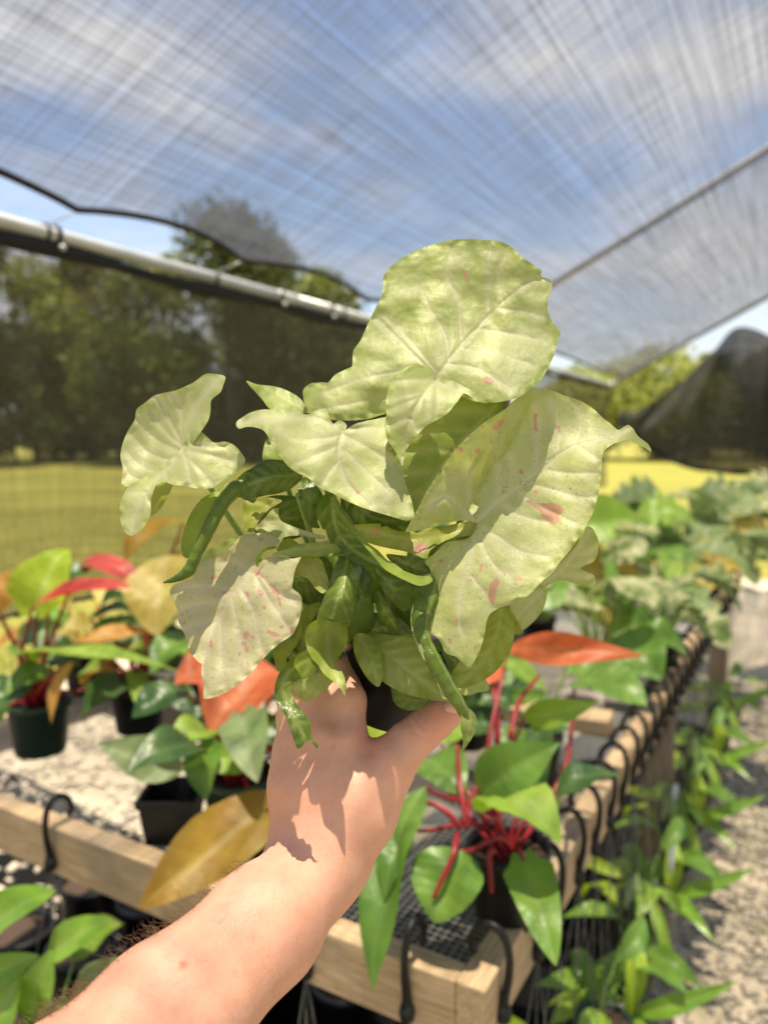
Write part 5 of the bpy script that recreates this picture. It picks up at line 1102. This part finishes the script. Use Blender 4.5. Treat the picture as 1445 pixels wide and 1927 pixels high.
bushy(1010, 1225, .062, .12, 'black_plastic', 'yellow green plant behind the large speckled leaf', 15, .15, .38, .17, .25, ['bright', 'varieg', 'yellow', 'green'], 'oval', 5)
bushy(1160, 1130, .065, .12, 'green_pot', 'olive green split leaf plant in the second row at the back', 15, .18, .27, .21, .30, ['green', 'varieg', 'sage', 'bright'], 'split', 6)
bushy(1330, 1120, .065, .12, 'green_pot', 'tall variegated plant with yellow leaf by the far right rail', 16, .20, .28, .22, .32, ['sage', 'varieg', 'varieg', 'yellow'], 'split', 7)
bushy(1280, 1050, .07, .13, 'green_pot', 'grey green leafy plant at the far end of the bench', 16, .26, .28, .27, .38, ['sage', 'varieg', 'sage'], 'split', 8)
bushy(1400, 1040, .07, .13, 'black_plastic', 'grey green plant at the right edge of the far bench end', 16, .26, .28, .27, .38, ['sage', 'varieg', 'green'], 'split', 9)
bushy(880, 1150, .065, .12, 'black_plastic', 'dark green plant hidden behind the held plant', 12, .16, .24, .13, .2, ['green', 'deep', 'bright'], 'oval', 10)
bushy(660, 1190, .065, .12, 'black_plastic', 'low green plant glimpsed behind the stems of the held plant', 10, .14, .16, .12, .18, ['green', 'bright', 'deep'], 'oval', 12)

# ================================================================== hanging planters
def hook_parts(T, o, n_):
    prof = [(-.027, .006), (-.034, .020), (-.025, .043), (-.004, .055), (.015, .044), (.023, .016), (.022, -.015), (.017, -.042), (.016, -.060)]
    hk = MB().tube(spline([o + n_ * a + Z * b for a, b in prof], 30), np.concatenate([np.full(20, .0056), np.linspace(.0056, .0076, 10)]), 9).build('hook', M['black_plastic'], T)
    MB().lathe([(0, -.014), (.010, -.011), (.0115, 0), (.009, .010), (0, .012)], o + n_ * .016 + Z * -.066, Z, 12).build('eye', M['black_plastic'], hk)
def planter(o, n_, label, kind, drop=.42, seed=0, group='hanging planters hooked along the right rail', full=True):
    rr = random.Random(seed); T = thing('hanging_planter', label, 'hanging planter', o, group); hook_parts(T, o, n_)
    hang = o + n_ * .016 + Z * -.075; c = o + n_ * .016 + Z * -(drop + .075); r, h = .060, .070
    for k in range(3):
        a = k * 2.094 + .4 + seed; MB().tube([hang, c + Z * h + V(math.cos(a), math.sin(a), 0) * r], .0011, 5).build('wire', M['thin_wire'], T)
    pot_parts(T, c, r, h, M[rr.choice(['green_pot', 'black_plastic', 'grey_pot'])])
    top = c + Z * h * .85; mats, shape, n, ll, lw = kind
    for k in range(n):
        a = k * 2.4 + rr.uniform(-.3, .3) + seed; e = rr.uniform(0, .14); b = top + V(math.cos(a), math.sin(a), 0) * r * rr.uniform(.4, 1.2) + Z * e
        dr = V(math.cos(a), math.sin(a), rr.uniform(-1.5, .5)); L = ll * rr.uniform(.7, 1.3)
        leaf3d(b, b + unit(dr) * L, lw * rr.uniform(.8, 1.2), rr.uniform(-30, 30), M[rr.choice(mats)], shape, arch=rr.uniform(.05, .25), fold=.12, parent=T, seed=k)
        stem(T, top + V(0, 0, -.01), b, .0022, .02, 'stem_green', 'stem')
    return T
KINDS = [(['bright', 'glossy', 'lime', 'green'], 'lance', 5, .20, .045), (['green', 'bright', 'sage'], 'oval', 3, .11, .05), (['glossy', 'bright', 'green'], 'heart', 4, .12, .07), (['sage', 'bright', 'lime'], 'lance', 4, .14, .028)]
NB = -BW
tt = [.055, .20, .30, .43, .54, .66, .77, .88, .98, 1.08, 1.18, 1.28, 1.38, 1.48, 1.58, 1.68, 1.78, 1.88, 1.98, 2.09, 2.20, 2.32, 2.45, 2.59, 2.74, 2.90, 3.08, 3.28]
protos = []
def copy_tree(o, parent=None):
    c_ = o.copy(); COL.objects.link(c_); c_.parent = parent
    for ch in list(o.children): copy_tree(ch, c_)
    return c_
for i, t in enumerate(tt):
    o = bp(t, 0.010, BZ + .001); lb = f'hanging planter on a black hook, {ORD[i]} along the right rail from the bench corner'
    if i < 5: protos.append(planter(o, NB, lb, KINDS[i % 4], (.56, .50, .62, .46, .58)[i], seed=i + 1))
    else:
        c_ = copy_tree(protos[(i * 3 + 1) % 5]); c_.location = tuple(o); c_['label'] = lb
# front rail planters
NF = -BU
def rail_w(px):  # distance along the front rail for a photo column
    r = at(px, 1700, 1) - CAM; r = r / np.linalg.norm(r[:2]); n2 = BU; t = ((CORNER + BU * .01 - CAM) @ n2) / (r[:2] @ n2[:2]); p = CAM + V(r[0], r[1], 0) * t; return (p - CORNER).dot(BW)
for px, lb, k, dr in ((115, 'hanging planter with glossy leaves on the front rail at the far left', 2, .36), (588, 'hanging planter on the front rail hidden beside the forearm', 3, .44), (778, 'hanging planter on the front rail nearest the bench corner', 1, .46)):
    T = planter(bp(.008, rail_w(px), BZ + .001), NF, lb, KINDS[k], dr, seed=30 + px, group='hanging planters on the front rail')
    if px == 115:
        for q, (bx, by, tx, ty, wd, roll) in enumerate(((-40, 1760, 100, 1675, .07, 0), (90, 1800, 205, 1728, .055, 10), (60, 1920, 95, 1790, .06, 20), (-20, 1990, 40, 1830, .09, 0), (130, 1960, 215, 1800, .08, -30), (-60, 1850, 70, 1800, .05, 30), (20, 1990, 130, 1880, .06, -20))):
            leaf3d(at(bx, by, 1.22), at(tx, ty, 1.20), wd, roll, M['glossy' if q != 4 else 'sage'], 'oval', .08, .12, T, seed=q)
            stem(T, at(60, 2080, 1.25), at(bx, by, 1.22), .0025, .01, 'stem_green', 'stem')
# white plant tags stuck in two hanging pots
for k, (px, py, d) in enumerate(((1262, 1612, 2.1), (1268, 1498, 2.5))):
    p = at(px, py, d); T = protos[3 + k] if False else protos[k + 2]
    tg = MB().box(p - V(.009, 0, .045), V(.018, .002, 0), V(0, .0012, 0), V(.004, 0, .085)).build('plant_tag', M['tag'], None); tag(tg, ['white plastic plant tag among the hanging leaves by the gravel path', 'small white plant tag farther along the hanging planters'][k], 'plant tag')

# black sheet added as the shade below the bench, and nursery pots
m = Mat('bench_shade_sheet'); M['bench_shade'] = m.finish(m.mix(m.noise(30, 4), (.004, .004, .0045), (.009, .009, .009)), .9, .05, m.bump(m.noise(120, 3), .4, .003))
sheet('bench_shade_sheet', 20, 24, lambda a, b: CORNER * V(1, 1, 0) + BU * (-.9 + a * (2.15 + .06 * math.sin(b * 9) + 2.3 * (1 - min(1, max(0, (b - .16) / .12))))) + BW * (.10 + b * 3.3) + Z * .009, M['bench_shade'])
k = 0
for iu in range(3):
    for iw in range(6):
        c = CORNER * V(1, 1, 0) + BU * (.18 + iu * .26 + random.uniform(-.03, .03)) + BW * (.42 + iw * .24 + random.uniform(-.03, .03)) + Z * .010
        T = thing('nursery_pot', f'black nursery pot under the bench, {["front", "middle", "back"][iu]} row, {ORD[iw]} from the corner', 'pot', c, 'black pots on the ground under the bench'); pot_parts(T, c, .095, .17, M['black_plastic'])
        k += 1

for o in bpy.data.objects:
    if '_o' in o: del o['_o']
